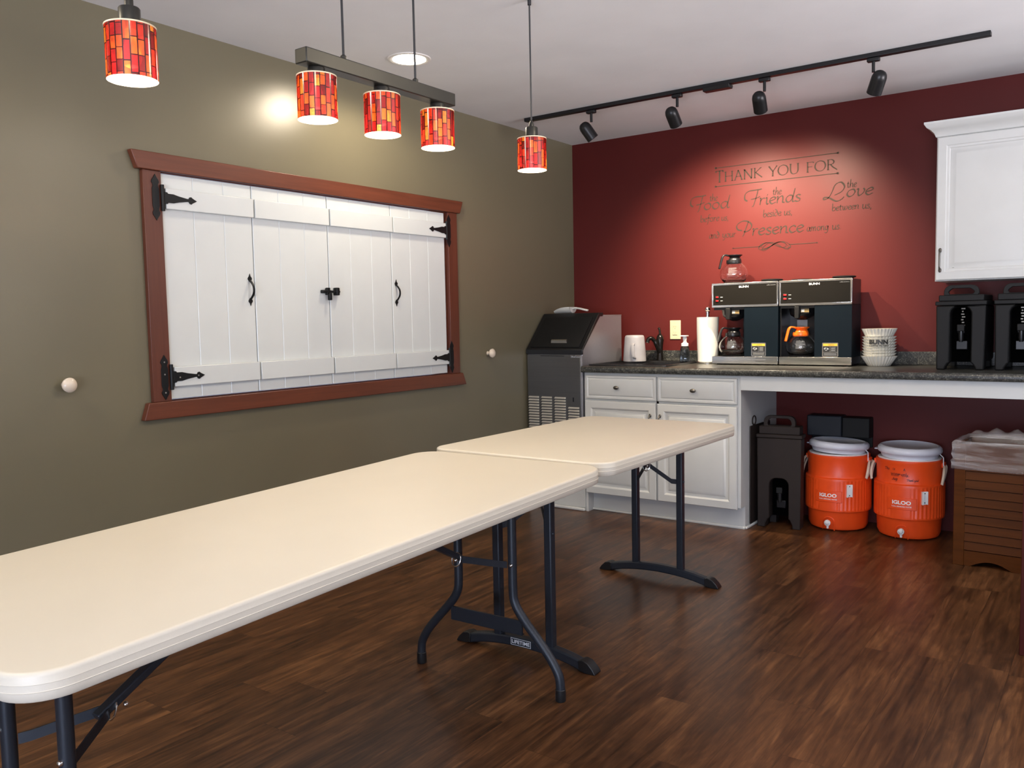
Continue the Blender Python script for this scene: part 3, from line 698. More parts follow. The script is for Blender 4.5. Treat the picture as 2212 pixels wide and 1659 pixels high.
for dx, dz, ax_, az_, w_, ph in ((0, 0, .087, .021, .0065, 0), (-.004, .003, .068, .017, .003, .15), (.006, -.004, .074, .024, .003, -.2)):
    pts = [(1.431+dx+ax_*math.sin(t+ph)*(1-.12*math.cos(2*t)), 1.638+dz+az_*math.sin(2*t+.5)) for t in [2*PI*i/60 for i in range(61)]]
    ribbon(mb, pts, w_, .0022, wp, -30)
lett('flourish', mb)

# ------------------------------------------------------------------ ice machine on its plinth
pl = MB().box(0.004, 0.433, -0.598, -0.004, 0.0, 0.262)
r = root('plinth', 'low white painted plinth under the ice machine beside the base cabinet', 'plinth', (0.22, -0.3, 0))
part('body', pl, M['white'], r)
part('filler_board', MB().box(0.397, 0.4335, -0.606, -0.5985, 0.022, 0.262), M['white'], r)
part('shoe_moulding', MB().box(0.004, 0.4345, -0.622, -0.6065, 0.0005, 0.020), M['white'], r, bevel=0.006)
r = root('ice_machine', 'stainless steel ice machine with a slanted black bin door in the room corner', 'ice machine', (0.22, -0.35, 0.263))
X0, X1, FY, BY = 0.012, 0.431, -0.618, -0.098
side = [(FY+.006, .263), (FY+.006, 1.018), (-0.392, 1.232), (BY, 1.232), (BY, .263)]
part('body', MB().prism([(X0+.003, y, z) for y, z in side], (X1-X0-.006, 0, 0)), M['steel'], r, bevel=0.002)
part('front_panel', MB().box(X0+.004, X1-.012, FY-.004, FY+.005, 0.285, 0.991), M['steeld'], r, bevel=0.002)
part('corner_trim', MB().box(X1-.011, X1-.001, FY-.003, FY+.005, 0.285, 0.985), M['steel'], r, bevel=0.001)
hood = [(FY-.006, .993), (FY-.006, 1.024), (-0.420, 1.240), (-0.405, 1.2535), (-0.355, 1.2535), (-0.355, 1.2335), (-0.3915, 1.2335), (FY+.007, 1.0190), (FY+.007, .993)]
part('door_frame', MB().prism([(X0-.004, y, z) for y, z in hood], (X1-X0+.008, 0, 0)), M['black'], r, bevel=0.003)
part('top_cover', MB().box(X0+.004, X1-.004, -0.3545, BY+.005, 1.2330, 1.2395), M['steel'], r, bevel=0.001)
sd = (Vector((0, -0.420, 1.240))-Vector((0, FY-.006, 1.024))); sl = sd.length; sd.normalize(); sn = Vector((0, -sd.z, sd.y))
def slope(x, t, o): p = Vector((x, FY-.006, 1.024)) + sd*t*sl + sn*o; return tuple(p)
mb = MB(); ins = [(X0+.026, .06), (X1-.026, .06), (X1-.026, .93), (X0+.026, .93)]
mb.loops([[slope(x, t, .0006) for x, t in ins], [slope(x, t, .005) for x, t in ins], [slope(x+(.006 if x < .2 else -.006), t+(.02 if t < .5 else -.02), .007) for x, t in ins]])
dr = part('bin_door', mb, M['blackm'], r, bevel=0.001)
mb = MB(); mb.loops([[slope(a, t, .0075) for a, t in ((.185, .165), (.305, .165), (.305, .235), (.185, .235))], [slope(a, t, .020) for a, t in ((.187, .20), (.303, .20), (.303, .232), (.187, .232))]])
part('door_handle', mb, M['steelb'], dr)
LZ = [0.722, 0.722, 0.722, 0.662]
for k, (a, b) in enumerate(((.026, .104), (.126, .204), (.227, .308), (.329, .408))):
    mb = MB(); z = LZ[k]
    while z > 0.33:
        q = [(FY-.0045, z), (FY-.009, z-.003), (FY-.0165, z-.010), (FY-.0045, z-.0125)]
        mb.prism([(a, y, zz) for y, zz in q], (b-a, 0, 0)); z -= 0.0176
    part('louvre_bank', mb, M['louvre'], r, bevel=0.001)
part('key_slot', MB().box(.359, .369, FY-.0052, FY-.0042, .694, .722), M['black'], r)
mb = MB(); put_font(mb, 'Hoshizaki', .352, .973, .070, .014, lambda x, z: (x, FY-.0048, z), 0.01); part('maker_name', mb, M['silver'], r, smooth=0)
part('badge_strip', MB().box(.12, .30, FY-.0050, FY-.0042, .981, .985), M['black'], r)
for x in (.05, .39):
    for y in (-.57, -.14): part('foot', MB().lathe([(.016, .2625), (.016, .2632)], (x, y, 0), 12), M['black'], r)
# ice scoop
r = root('ice_scoop', 'cloudy white plastic scoop lying on top of the ice machine', 'scoop', (0.20, -0.385, 1.2545))
L = []
for i in range(9):
    t = i/8; x = .078+.135*t; w = .046*(0.55+.45*math.sin(min(1, t*1.25)*PI/2)); h = .010+.032*t**.8 if t < .9 else .036
    L.append([(x, -.372+w*math.cos(a), 1.2550+.001+h*(1-max(0, math.sin(a)) if False else 1)*0 + (h*(0.5-0.5*math.cos(2*(a-PI/2)))*0 + max(0.0, h*(abs(math.cos(a))**2)))) for a in [PI+PI*j/10 for j in range(11)]])
mb = MB()
mb = MB()
prof = []
for i in range(10):
    t = i/9; x = .078+.140*t; w = .020+.028*math.sin(min(1, t*1.6)*PI/2); top = 1.2553+.040*math.sin(min(1.0, .25+t*.85)*PI/2)
    ring = []
    for j in range(13):
        a = PI+PI*j/12
        ring.append((x, -.372+w*math.cos(a), 1.2553+(top-1.2553)*(1-abs(math.sin(a))**1.2)))
    prof.append(ring)
inner = [[(x, -.372+(y+.372)*.93, z+.0022 if z < 1.2558 else z) for x, y, z in ring] for ring in prof]
mb.loops(prof, False, False, closed=False); mb.loops([l[::-1] for l in inner], False, False, closed=False)
for A_, B_ in ((prof[-1], inner[-1]),): mb.add(A_+B_, [tuple(list(range(13))+list(range(25, 12, -1)))])
mb.add(prof[-1], [tuple(range(13))])
mb.box(.0, .0, 0, 0, 0, 0) if False else None
part('scoop_bowl', mb, M['scoop'], r, smooth=60)
part('handle', MB().rect_tube([(.214, -.372, 1.282), (.235, -.372, 1.288), (.27, -.372, 1.284), (.330, -.372, 1.270)], .024, .012, (0, 1, 0)), M['scoop'], r, bevel=.004)

# ------------------------------------------------------------------ base cabinet
DY = -0.602
r = root('base_cabinet', 'white base cabinet with two drawers and two raised-panel doors under the countertop', 'cabinet', (0.937, -0.3, 0))
mb = MB().box(.4355, .452, -.600, -.002, .0, .882).box(1.4295, 1.447, -.600, -.002, .132, .882).box(1.4295, 1.447, -.532, -.002, .0, .132)
mb.box(.452, 1.4295, -.600, -.585, .128, .160).box(.452, 1.4295, -.600, -.585, .705, .722).box(.452, 1.4295, -.600, -.585, .866, .882).box(.930, .945, -.600, -.585, .160, .866)
mb.box(.452, 1.4295, -.585, -.002, .128, .145).box(.452, 1.4295, -.020, -.002, .145, .882)
part('body', mb, M['white'], r)
part('toe_kick', MB().box(.452, 1.4290, -.5315, -.518, .0, .1275), M['white'], r)
part('shoe_moulding', MB().box(.436, 1.4475, -.545, -.532, .0005, .014).box(1.4475, 1.462, -.545, -.005, .0005, .016), M['white'], r, bevel=0.005)
def pewter_knob(parent, x, z):
    mb = MB().lathe([(.006, 0), (.005, .008), (.008, .012)], (x, DY-.021, z), 14, 'y', mat=Matrix.Scale(-1, 4, (0, 1, 0)))
    mb = MB().lathe([(.008, -.013), (.005, -.009), (.006, 0)], (x, DY-.020, z), 14, 'y')
    mb.sphere((x, DY-.038, z), 1, 20, 10, (.0185, .008, .0115))
    part('knob', mb, M['pewter'], parent, smooth=60)
def raised(x0, x1, z0, z1, name, fr, stile=.048, y=DY):
    pr = [(0, 0), (.0, .014), (.004, .019), (stile-.006, .019), (stile, .016), (stile+.005, .0105), (stile+.018, .0100), (stile+.030, .016), (stile+.036, .0175)]
    return part(name, MB().panel(x0, x1, z0, z1, y, pr, back=y), M['white'], fr, smooth=25)
def drawer_front(x0, x1, z0, z1, fr):
    pr = [(0, 0), (.0, .013), (.003, .0165), (.012, .0175), (.020, .013), (.0245, .0175), (.030, .0195)]
    return part('drawer', MB().panel(x0, x1, z0, z1, DY, pr, back=DY), M['white'], fr, smooth=25)
d = drawer_front(.452, .934, .720, .866, r); pewter_knob(d, .678, .794)
d = drawer_front(.945, 1.430, .720, .866, r); pewter_knob(d, 1.176, .792)
def arch_pull(parent, x, zt, zb, y0):
    mb = MB()
    for z in (zt-.008, zb+.008):
        mb.sphere((x, y0-.004, z), 1, 14, 8, (.008, .004, .012))
    mb.tube(cat_rom([(x, y0-.004, zt-.008), (x, y0-.016, zt-.014), (x, y0-.024, zt-.028), (x, y0-.024, zb+.028), (x, y0-.016, zb+.014), (x, y0-.004, zb+.008)], 4), .005, 8, flat=(1, .8))
    part('handle', mb, M['pewter'], parent, smooth=60)
d = raised(.446, .931, .124, .707, 'door', r); arch_pull(d, .899, .642, .53, DY-.020)
d = raised(.942, 1.430, .124, .706, 'door', r); arch_pull(d, .963, .642, .53, DY-.020)

# countertop with the sink cut-out, backsplash, apron
CX1 = 3.72
SX0, SX1, SYF, SYB = .462, .960, -.560, -.100
r = root('countertop', 'dark speckled laminate countertop running along the red wall', 'countertop', (2.0, -0.3, 0.885))
zb = .883
mb = MB().box(.4355, SX0, -.6305, -.002, zb, ZC).box(SX1, CX1, -.6305, -.002, zb, ZC).box(SX0, SX1, -.6305, SYF, zb, ZC).box(SX0, SX1, SYB, -.002, zb, ZC)
part('worktop', mb, M['granite'], r)
q = [(-.6310, zb), (-.6310, ZC)] + [(-.6310-.016*math.sin(a), ZC-.016+.016*math.cos(a)) for a in [PI/2*k/5 for k in range(6)]] + [(-.647, zb+.012), (-.644, zb+.003), (-.638, zb)]
part('rounded_edge', MB().prism([(.4355, y, z) for y, z in q], (CX1-.4355, 0, 0)), M['granite'], r)
part('backsplash', MB().box(.4355, CX1, -.021, -.002, ZC+.0005, .997), M['granite'], r, bevel=.002)
r = root('counter_apron', 'long white board under the front of the countertop over the open knee space', 'apron', (2.6, -0.60, 0.80))
part('board', MB().box(1.4480, CX1, -.612, -.594, .802, .882), M['white'], r, bevel=.001)
part('support_panel', MB().box(3.70, 3.718, -.593, -.004, .0, .882), M['white'], r)

# sink
r = root('sink', 'black drop-in sink with a ridged drainboard set in the countertop', 'sink', (.71, -.33, ZC))
rim = [[(x, y, z) for x, y, z in rrect(.711, -.330, .540, .500, .03, ZC+.0008, 5)], [(x, y, z) for x, y, z in rrect(.711, -.330, .536, .496, .028, ZC+.009, 5)], [(x, y, z) for x, y, z in rrect(.711, -.330, .500, .460, .02, ZC+.0095, 5)], [(x, y, z) for x, y, z in rrect(.711, -.330, .494, .454, .02, ZC-.002, 5)]]
part('rim', MB().loops(rim, False, False), M['black'], r, smooth=50)
mb = MB(); ax0, ax1, ay0, ay1 = .4645, .9575, -.5575, -.1025
mb.box(ax0, .675, ay0, ay1, ZC-.012, ZC-.003)
for k in range(9): mb.box(.478, .665, ay0+.03+k*.045, ay0+.042+k*.045, ZC-.003, ZC+.001)
part('drainboard', mb, M['black'], r)
mb = MB(); lo = [(.675, ay0, ZC-.003), (ax1, ay0, ZC-.003), (ax1, ay1, ZC-.003), (.675, ay1, ZC-.003)]
lo2 = [(.69, ay0+.015, ZC-.15), (ax1-.015, ay0+.015, ZC-.15), (ax1-.015, ay1-.015, ZC-.15), (.69, ay1-.015, ZC-.15)]
mb.loops([lo, lo2], False, True); part('basin', mb, M['black'], r)
# faucet
r = root('faucet', 'dark bronze faucet with a curved spout behind the sink', 'faucet', (.690, -.062, ZC))
B_ = M['bronze']; fb = simple('oil_rubbed_bronze', (.018, .015, .013), .22, .7)
part('deck_plate', MB().box(.62, .775, -.078, -.030, ZC+.0005, ZC+.010), fb, r, bevel=.003)
part('body', MB().lathe([(.024, ZC+.0105), (.022, ZC+.03), (.018, ZC+.07), (.020, ZC+.11), (.025, ZC+.145), (.022, ZC+.165), (.014, ZC+.180), (.010, ZC+.183)], (.694, -.062, 0), 24), fb, r)
part('spout', MB().tube(cat_rom([(.694, -.066, ZC+.06), (.686, -.076, ZC+.095), (.672, -.090, ZC+.135), (.654, -.106, ZC+.158), (.638, -.120, ZC+.150), (.633, -.125, ZC+.128)], 5), [.016]*10+[.013]*15+[.015], 12), fb, r, smooth=60)
part('lever_handle', MB().tube(cat_rom([(.694, -.062, ZC+.183), (.692, -.060, ZC+.200), (.688, -.058, ZC+.216), (.682, -.056, ZC+.222)], 4), [.007]*9+[.0075, .008, .008, .008][:4], 10), fb, r, smooth=60)
# upside-down pitcher
r = root('pitcher', 'cloudy white plastic pitcher turned upside down beside the faucet', 'pitcher', (.566, -.165, ZC+.0095))
mb = MB().lathe([(.074, ZC+.0098), (.0745, ZC+.016), (.070, ZC+.09), (.064, ZC+.165), (.060, ZC+.176), (.052, ZC+.180), (.048, ZC+.177), (.001, ZC+.176)], (.566, -.175, 0), 36, cap0=True)
part('body', mb, M['frost'], r, smooth=50)
part('handle', MB().rect_tube([(.600, -.236, ZC+.030), (.602, -.262, ZC+.040), (.598, -.266, ZC+.085), (.594, -.258, ZC+.118), (.592, -.238, ZC+.126)], .020, .012, (1, 0, 0)), M['frost'], r, bevel=.004)
# soap bottle
r = root('soap_dispenser', 'clear plastic soap bottle with a white foaming pump', 'soap dispenser', (.877, -.075, ZC))
sx, sy = .877, -.078
mb = MB().lathe([(.032, ZC+.0005), (.0345, ZC+.004), (.034, ZC+.03), (.030, ZC+.07), (.027, ZC+.095), (.022, ZC+.105)], (sx, sy, 0), 28)
part('bottle', mb, M['soap'], r, smooth=60)
mb = MB().lathe([(.0235, ZC+.1055), (.0235, ZC+.122), (.013, ZC+.128), (.011, ZC+.142), (.0135, ZC+.152), (.0135, ZC+.164), (.011, ZC+.168)], (sx, sy, 0), 24)
mb.box(sx-.019, sx+.021, sy-.034, sy+.012, ZC+.168, ZC+.175)
part('pump', mb, M['wplastic'], r, bevel=.001)
# towel holder and roll
tx, ty = 1.057, -.135
r = root('towel_holder', 'chrome upright paper towel holder beside the left coffee brewer', 'towel holder', (tx, ty, ZC))
part('base', MB().lathe([(.072, ZC+.0005), (.073, ZC+.010), (.068, ZC+.013)], (tx, ty, 0), 36), M['steelb'], r)
part('post', MB().lathe([(.010, ZC+.013), (.010, ZC+.318)], (tx, ty, 0), 16), M['steelb'], r)
mb = MB().lathe([(.016, ZC+.318), (.016, ZC+.322)], (tx, ty, 0), 20); mb.sphere((tx, ty, ZC+.338), .0165, 18, 12); part('finial', mb, M['steelb'], r, smooth=60)
mb = MB(); L = []
for z, k in ((.0138, 1.0), (.02, .99), (.10, 1.02), (.20, 1.05), (.275, 1.08), (.289, 1.07)):
    L.append([(tx+(.063*k)*(1+.02*math.sin(3*a+z*20))*math.cos(a), ty+(.063*k)*(1+.02*math.sin(3*a+z*20))*math.sin(a), ZC+z) for a in [2*PI*i/40 for i in range(40)]])
top = [[(tx+rr*math.cos(2*PI*i/40), ty+rr*math.sin(2*PI*i/40), ZC+.289) for i in range(40)] for rr in (.058, .022)]; bot = [(tx+.022*math.cos(2*PI*i/40), ty+.022*math.sin(2*PI*i/40), ZC+.0140) for i in range(40)]
mb.loops([bot]+L+top+[bot], False, False)
solo('paper_towel_roll', mb, M['paper'], 'white roll of paper towels standing on the chrome holder', 'paper towels', (tx, ty, ZC+.0138), smooth=50)
# outlet
r = root('wall_outlet', 'ivory electrical outlet plate on the red wall above the backsplash', 'outlet', (.777, 0, 1.132))
part('cover_plate', MB().box(.739, .815, -.006, -.0005, 1.070, 1.194), M['ivory'], r, bevel=.002)
rc = part('receptacle', MB().box(.760, .793, -.009, -.0062, 1.098, 1.166), M['ivory'], r, bevel=.001)
mb = MB()
for z in (1.148, 1.112):
    mb.box(.769, .7705, -.0095, -.0091, z, z+.008).box(.782, .7835, -.0095, -.0091, z, z+.007).box(.775, .778, -.0095, -.0091, z-.010, z-.006)
part('slots', mb, M['ink'], rc); part('screw', MB().lathe([(.003, -.007), (.003, -.0062)], (.777, 0, 1.183), 8, 'y').lathe([(.003, -.007), (.003, -.0062)], (.777, 0, 1.081), 8, 'y'), M['ivory'], r)

# ------------------------------------------------------------------ coffee brewers
def brewer(x0, lab):
    W, D, Yf = .403, .197, -.262; z0 = ZC
    r = root('coffee_brewer', lab, 'coffee maker', (x0+W/2, Yf+D/2, z0), group='twin coffee brewers')
    P = lambda nm, mb, mt, pr=r, **k: part(nm, mb, mt, pr, **k)
    b = lambda a, c, d, e, f, g: MB().box(x0+a, x0+c, Yf+d, Yf+e, z0+f, z0+g)
    P('base', b(0, W, .003, D, .010, .050), M['black'], bevel=.002)
    bf = P('base_front', b(0, W, -.001, .0025, .007, .050), M['steelb'], bevel=.001)
    P('tower', b(.200, W, .001, D, .0505, .345), M['navy'], bevel=.002)
    P('back_panel', b(0, .1995, D-.02, D, .0505, .345), M['black'] if x0 > 1.4 else M['steeld']) if x0 > 1.4 else P('back_leg', b(.14, .1995, D-.05, D, .0505, .345), M['black'])
    P('side_panel', b(0, .006, .02, D-.021, .0505, .345), M['black']) if x0 > 1.4 else None
    P('head', b(0, W, .003, D, .3455, .488), M['black'], bevel=.003)
    fr = MB().box(x0, x0+W, Yf-.003, Yf+.0025, z0+.345, z0+.358).box(x0, x0+W, Yf-.003, Yf+.0025, z0+.478, z0+.490).box(x0, x0+.009, Yf-.003, Yf+.0025, z0+.358, z0+.478).box(x0+W-.009, x0+W, Yf-.003, Yf+.0025, z0+.358, z0+.478)
    P('front_trim', fr, M['silver'], bevel=.0015)
    fp = P('control_panel', b(.0095, W-.0095, -.001, .0025, .3585, .4775), M['blackface'])
    mb = MB(); put_font(mb, 'BUNN', x0+.170, z0+.459, .058, .0125, lambda x, z: (x, Yf-.0018, z), .012); P('brand_print', mb, M['wink'], fp, smooth=0)
    mb = MB(); put_font(mb, 'coffee brewers', x0+W-.066, z0+.4675, .052, .0045, lambda x, z: (x, Yf-.0018, z), .0); P('small_print', mb, M['sgrey'], fp, smooth=0)
    for k, z in enumerate((.407, .385)):
        s_ = P('rocker_switch', MB().box(x0+.022, x0+.044, Yf-.003, Yf-.0012, z0+z-.007, z0+z+.007), M['black'], fp, bevel=.001)
        P('switch_lens', MB().box(x0+.026, x0+.043, Yf-.006, Yf-.0032, z0+z-.005, z0+z+.005), M['redsw'], s_, bevel=.0015)
        P('switch_mark', MB().box(x0+.054, x0+.069, Yf-.0018, Yf-.0012, z0+z-.001, z0+z+.001), M['wink'], fp)
    lb = P('warning_label', MB().prism([(x, Yf+.0006, z) for x, z, _ in [(a, c_, 0) for a, c_, _ in rrect(x0+.288, z0+.093, .088, .080, .006, 0, 4)]], (0, -.0006, 0)), M['silver'])
    P('label_header', MB().box(x0+.249, x0+.327, Yf-.0004, Yf-.0001, z0+.114, z0+.127), M['amber'], lb)
    P('label_panels', MB().box(x0+.249, x0+.286, Yf-.0004, Yf-.0001, z0+.080, z0+.112).box(x0+.289, x0+.327, Yf-.0004, Yf-.0001, z0+.080, z0+.112).box(x0+.249, x0+.327, Yf-.0004, Yf-.0001, z0+.058, z0+.077), M['ink'], lb)
    mb = MB(); put_font(mb, 'WARNING', x0+.276, z0+.117, .034, .006, lambda x, z: (x, Yf-.0006, z), .01); P('label_word', mb, M['ink'], lb, smooth=0)
    mb = MB()
    for cx_, cz_, rr in ((.262, .099, .008), (.273, .098, .007), (.266, .094, .007)): mb.add([(x0+cx_+rr*math.cos(a*PI/8), Yf-.0006, z0+cz_+rr*.8*math.sin(a*PI/8)) for a in range(16)], [tuple(range(16))])
    for i in range(5): mb.box(x0+.293, x0+.318-.003*(i % 2), Yf-.0007, Yf-.0006, z0+.085+i*.005, z0+.0865+i*.005)
    for i in range(3): mb.box(x0+.254, x0+.322, Yf-.0007, Yf-.0006, z0+.062+i*.005, z0+.0632+i*.005)
    P('label_marks', mb, M['sgrey'], lb, smooth=0)
    # filter basket
    fx, fy = x0+.106, Yf+.098
    fn = P('filter_basket', MB().lathe([(.014, z0+.262), (.030, z0+.268), (.066, z0+.288), (.072, z0+.300), (.080, z0+.344)], (fx, fy, 0), 36), M['black'], smooth=40)
    P('basket_handle', MB().box(fx-.016, fx+.010, Yf-.012, Yf+.020, z0+.272, z0+.340), M['blackm'], fn, bevel=.003)
    P('basket_rail', MB().box(x0+.008, x0+.196, Yf+.012, Yf+.018, z0+.330, z0+.3445), M['black'], fn)
    sk = P('basket_sticker', MB().box(fx+.014, fx+.060, Yf+.0142, Yf+.0148, z0+.306, z0+.326), M['dimamber'], fn)
    P('sticker_plate', MB().box(fx+.016, fx+.034, Yf+.0136, Yf+.0141, z0+.308, z0+.324), M['sgrey'], sk)
    P('connector', MB().box(fx+.013, fx+.060, Yf+.0149, Yf+.040, z0+.300, z0+.330), M['black'], fn)
    # warmer plates
    P('lower_warmer', MB().lathe([(.062, z0+.0505), (.064, z0+.055), (.058, z0+.058)], (x0+.094, Yf+.098, 0), 32), M['blackm'])
    P('upper_warmer', MB().lathe([(.062, z0+.4885), (.064, z0+.494), (.058, z0+.498)], (x0+.100, Yf+.098, 0), 32), M['blackm'])
    P('upper_warmer', MB().lathe([(.050, z0+.4885), (.050, z0+.494), (.062, z0+.497), (.063, z0+.503), (.055, z0+.506)], (x0+W-.068, Yf+.098, 0), 32), M['blackm'])
    for dx in (.03, W-.03):
        for dy in (.03, D-.03): P('foot', MB().lathe([(.010, z0+.0005), (.011, z0+.0098)], (x0+dx, Yf+dy, 0), 12), M['black'])
    if x0 > 1.4: P('brew_card', MB().box(x0+.050, x0+.110, Yf+D-.024, Yf+D-.0205, z0+.19, z0+.262), M['sgrey'])
    else:
        mb = MB()
        for i in range(4): mb.box(x0+.075, x0+.330-.06*(i % 2)*(i > 0), Yf-.0016, Yf-.0011, z0+.014+i*.009, z0+.0155+i*.009)
        P('base_notice', mb, M['grey'], bf)
    return r
brewer(1.138, 'left coffee brewer with a glass pot standing on its top')
brewer(1.548, 'right coffee brewer holding the orange-handled pot, beside the stack of filters')
def coffee_pot(x, y, z, col, lab, liquid=True):
    r = root('coffee_pot', lab, 'coffee pot', (x, y, z), group='glass coffee pots')
    mat = M['black'] if col == 'k' else M['orangeb']
    out = [(.056, .0), (.066, .004), (.080, .025), (.0845, .048), (.080, .070), (.066, .094), (.050, .110), (.043, .118)]
    inn = [(.040, .118), (.047, .109), (.063, .092), (.077, .069), (.0815, .048), (.077, .026), (.064, .007), (.001, .004)]
    part('glass_bowl', MB().lathe([(a, z+h) for a, h in out+inn], (x, y, 0), 40, cap0=True, cap1=True), M['glass'], r, smooth=60)
    hc = part('collar', MB().lathe([(.0445, z+.108), (.0455, z+.122), (.044, z+.132), (.040, z+.132)], (x, y, 0), 32, cap0=False), mat, r)
    mb = MB().lathe([(.038, z+.1325), (.036, z+.140), (.030, z+.145), (.034, z+.152), (.045, z+.160), (.045, z+.163), (.03, z+.160), (.002, z+.158)], (x+.006, y, 0), 32)
    part('lid', mb, mat, r, smooth=50)
    hx, hy = -.78, -.62
    pts = [(x+hx*.030, y+hy*.030, z+.158), (x+hx*.056, y+hy*.056, z+.163), (x+hx*.070, y+hy*.070, z+.152), (x+hx*.080, y+hy*.080, z+.120), (x+hx*.090, y+hy*.090, z+.080)]
    part('handle', MB().rect_tube(cat_rom(pts, 4), .024, .010, (hy, -hx, 0)), mat, r, bevel=.003)
    part('glass_print', (lambda mb: (put_band(mb, x, y, z), mb)[1])(MB()), M['sgrey'], r, smooth=0)
def put_band(mb, cx, cy, z):
    for k in range(9):
        zz = z+.040+k*.0052; h = zz-z
        rr = .0848-.0000 if h < .052 else .0848-(h-.052)*.22
        if h > .072: rr = .0806-(h-.072)*.62
        rr += .0012
        a0 = math.radians(-92); a1 = math.radians(-92+(34 if k % 3 else 26))
        pts = [(cx+rr*math.cos(a0+(a1-a0)*i/6), cy+rr*math.sin(a0+(a1-a0)*i/6)) for i in range(7)]
        mb.add([(p[0], p[1], zz) for p in pts]+[(p[0], p[1], zz+.0011) for p in pts], [(i, i+1, i+8, i+7) for i in range(6)])
coffee_pot(1.238, -.164, ZC+.4985, 'k', 'empty glass coffee pot with black handle standing on top of the left brewer')
coffee_pot(1.232, -.164, ZC+.0585, 'k', 'glass coffee pot with black handle on the lower warmer of the left brewer')
coffee_pot(1.642, -.164, ZC+.0585, 'o', 'glass coffee pot with orange collar and handle in the right brewer')

# filters
fx, fy = 2.070, -.150
r = root('coffee_filter_stack', 'wrapped stack of fluted white coffee filters beside the right brewer', 'coffee filters', (fx, fy, ZC))
def flute(z0, r0_, z1, r1_, amp, n=30):
    L = []
    for k in range(5):
        t = k/4; rr = r0_+(r1_-r0_)*t; am = amp*(.25+.75*t)
        L.append([(fx+(rr+am*math.cos(n*a))*math.cos(a), fy+(rr+am*math.cos(n*a))*math.sin(a), z0+(z1-z0)*t) for a in [2*PI*i/(n*6) for i in range(n*6)]])
    return L
part('filter_cup', MB().loops(flute(ZC+.0005, .058, ZC+.056, .092, .0035), True, True), M['filt'], r, smooth=60)
for k in range(7): part('filter_cup', MB().loops(flute(ZC+.0565+k*.0155, .076, ZC+.0715+k*.0155, .087, .0032), True, True), M['filt'], r, smooth=60)
part('filter_cup', MB().loops(flute(ZC+.1660, .072, ZC+.207, .090, .0035), True, True), M['filt'], r, smooth=60)
def cyl_map(cx, cy, rr, a_mid):
    return lambda u, z: (cx+rr*math.sin(a_mid+u/rr), cy-rr*math.cos(a_mid+u/rr), z)
AM = math.radians(12)
mb = MB(); put_font(mb, 'BUNN', -.052, ZC+.122, .098, .026, cyl_map(fx, fy, .0925, AM), .05)
part('brand_print', mb, M['ink'], r, smooth=0); mb = MB(); put_font(mb, 'COFFEE FILTERS', -.052, ZC+.110, .100, .008, cyl_map(fx, fy, .0925, AM), .02); put_font(mb, '12 cup', -.004, ZC+.158, .022, .008, cyl_map(fx, fy, .0925, AM), .0)
put_font(mb, 'paper filters for brewers', -.035, ZC+.070, .070, .006, cyl_map(fx, fy, .0925, AM), .0); part('wrapper_print', mb, M['ink'], r, smooth=0)

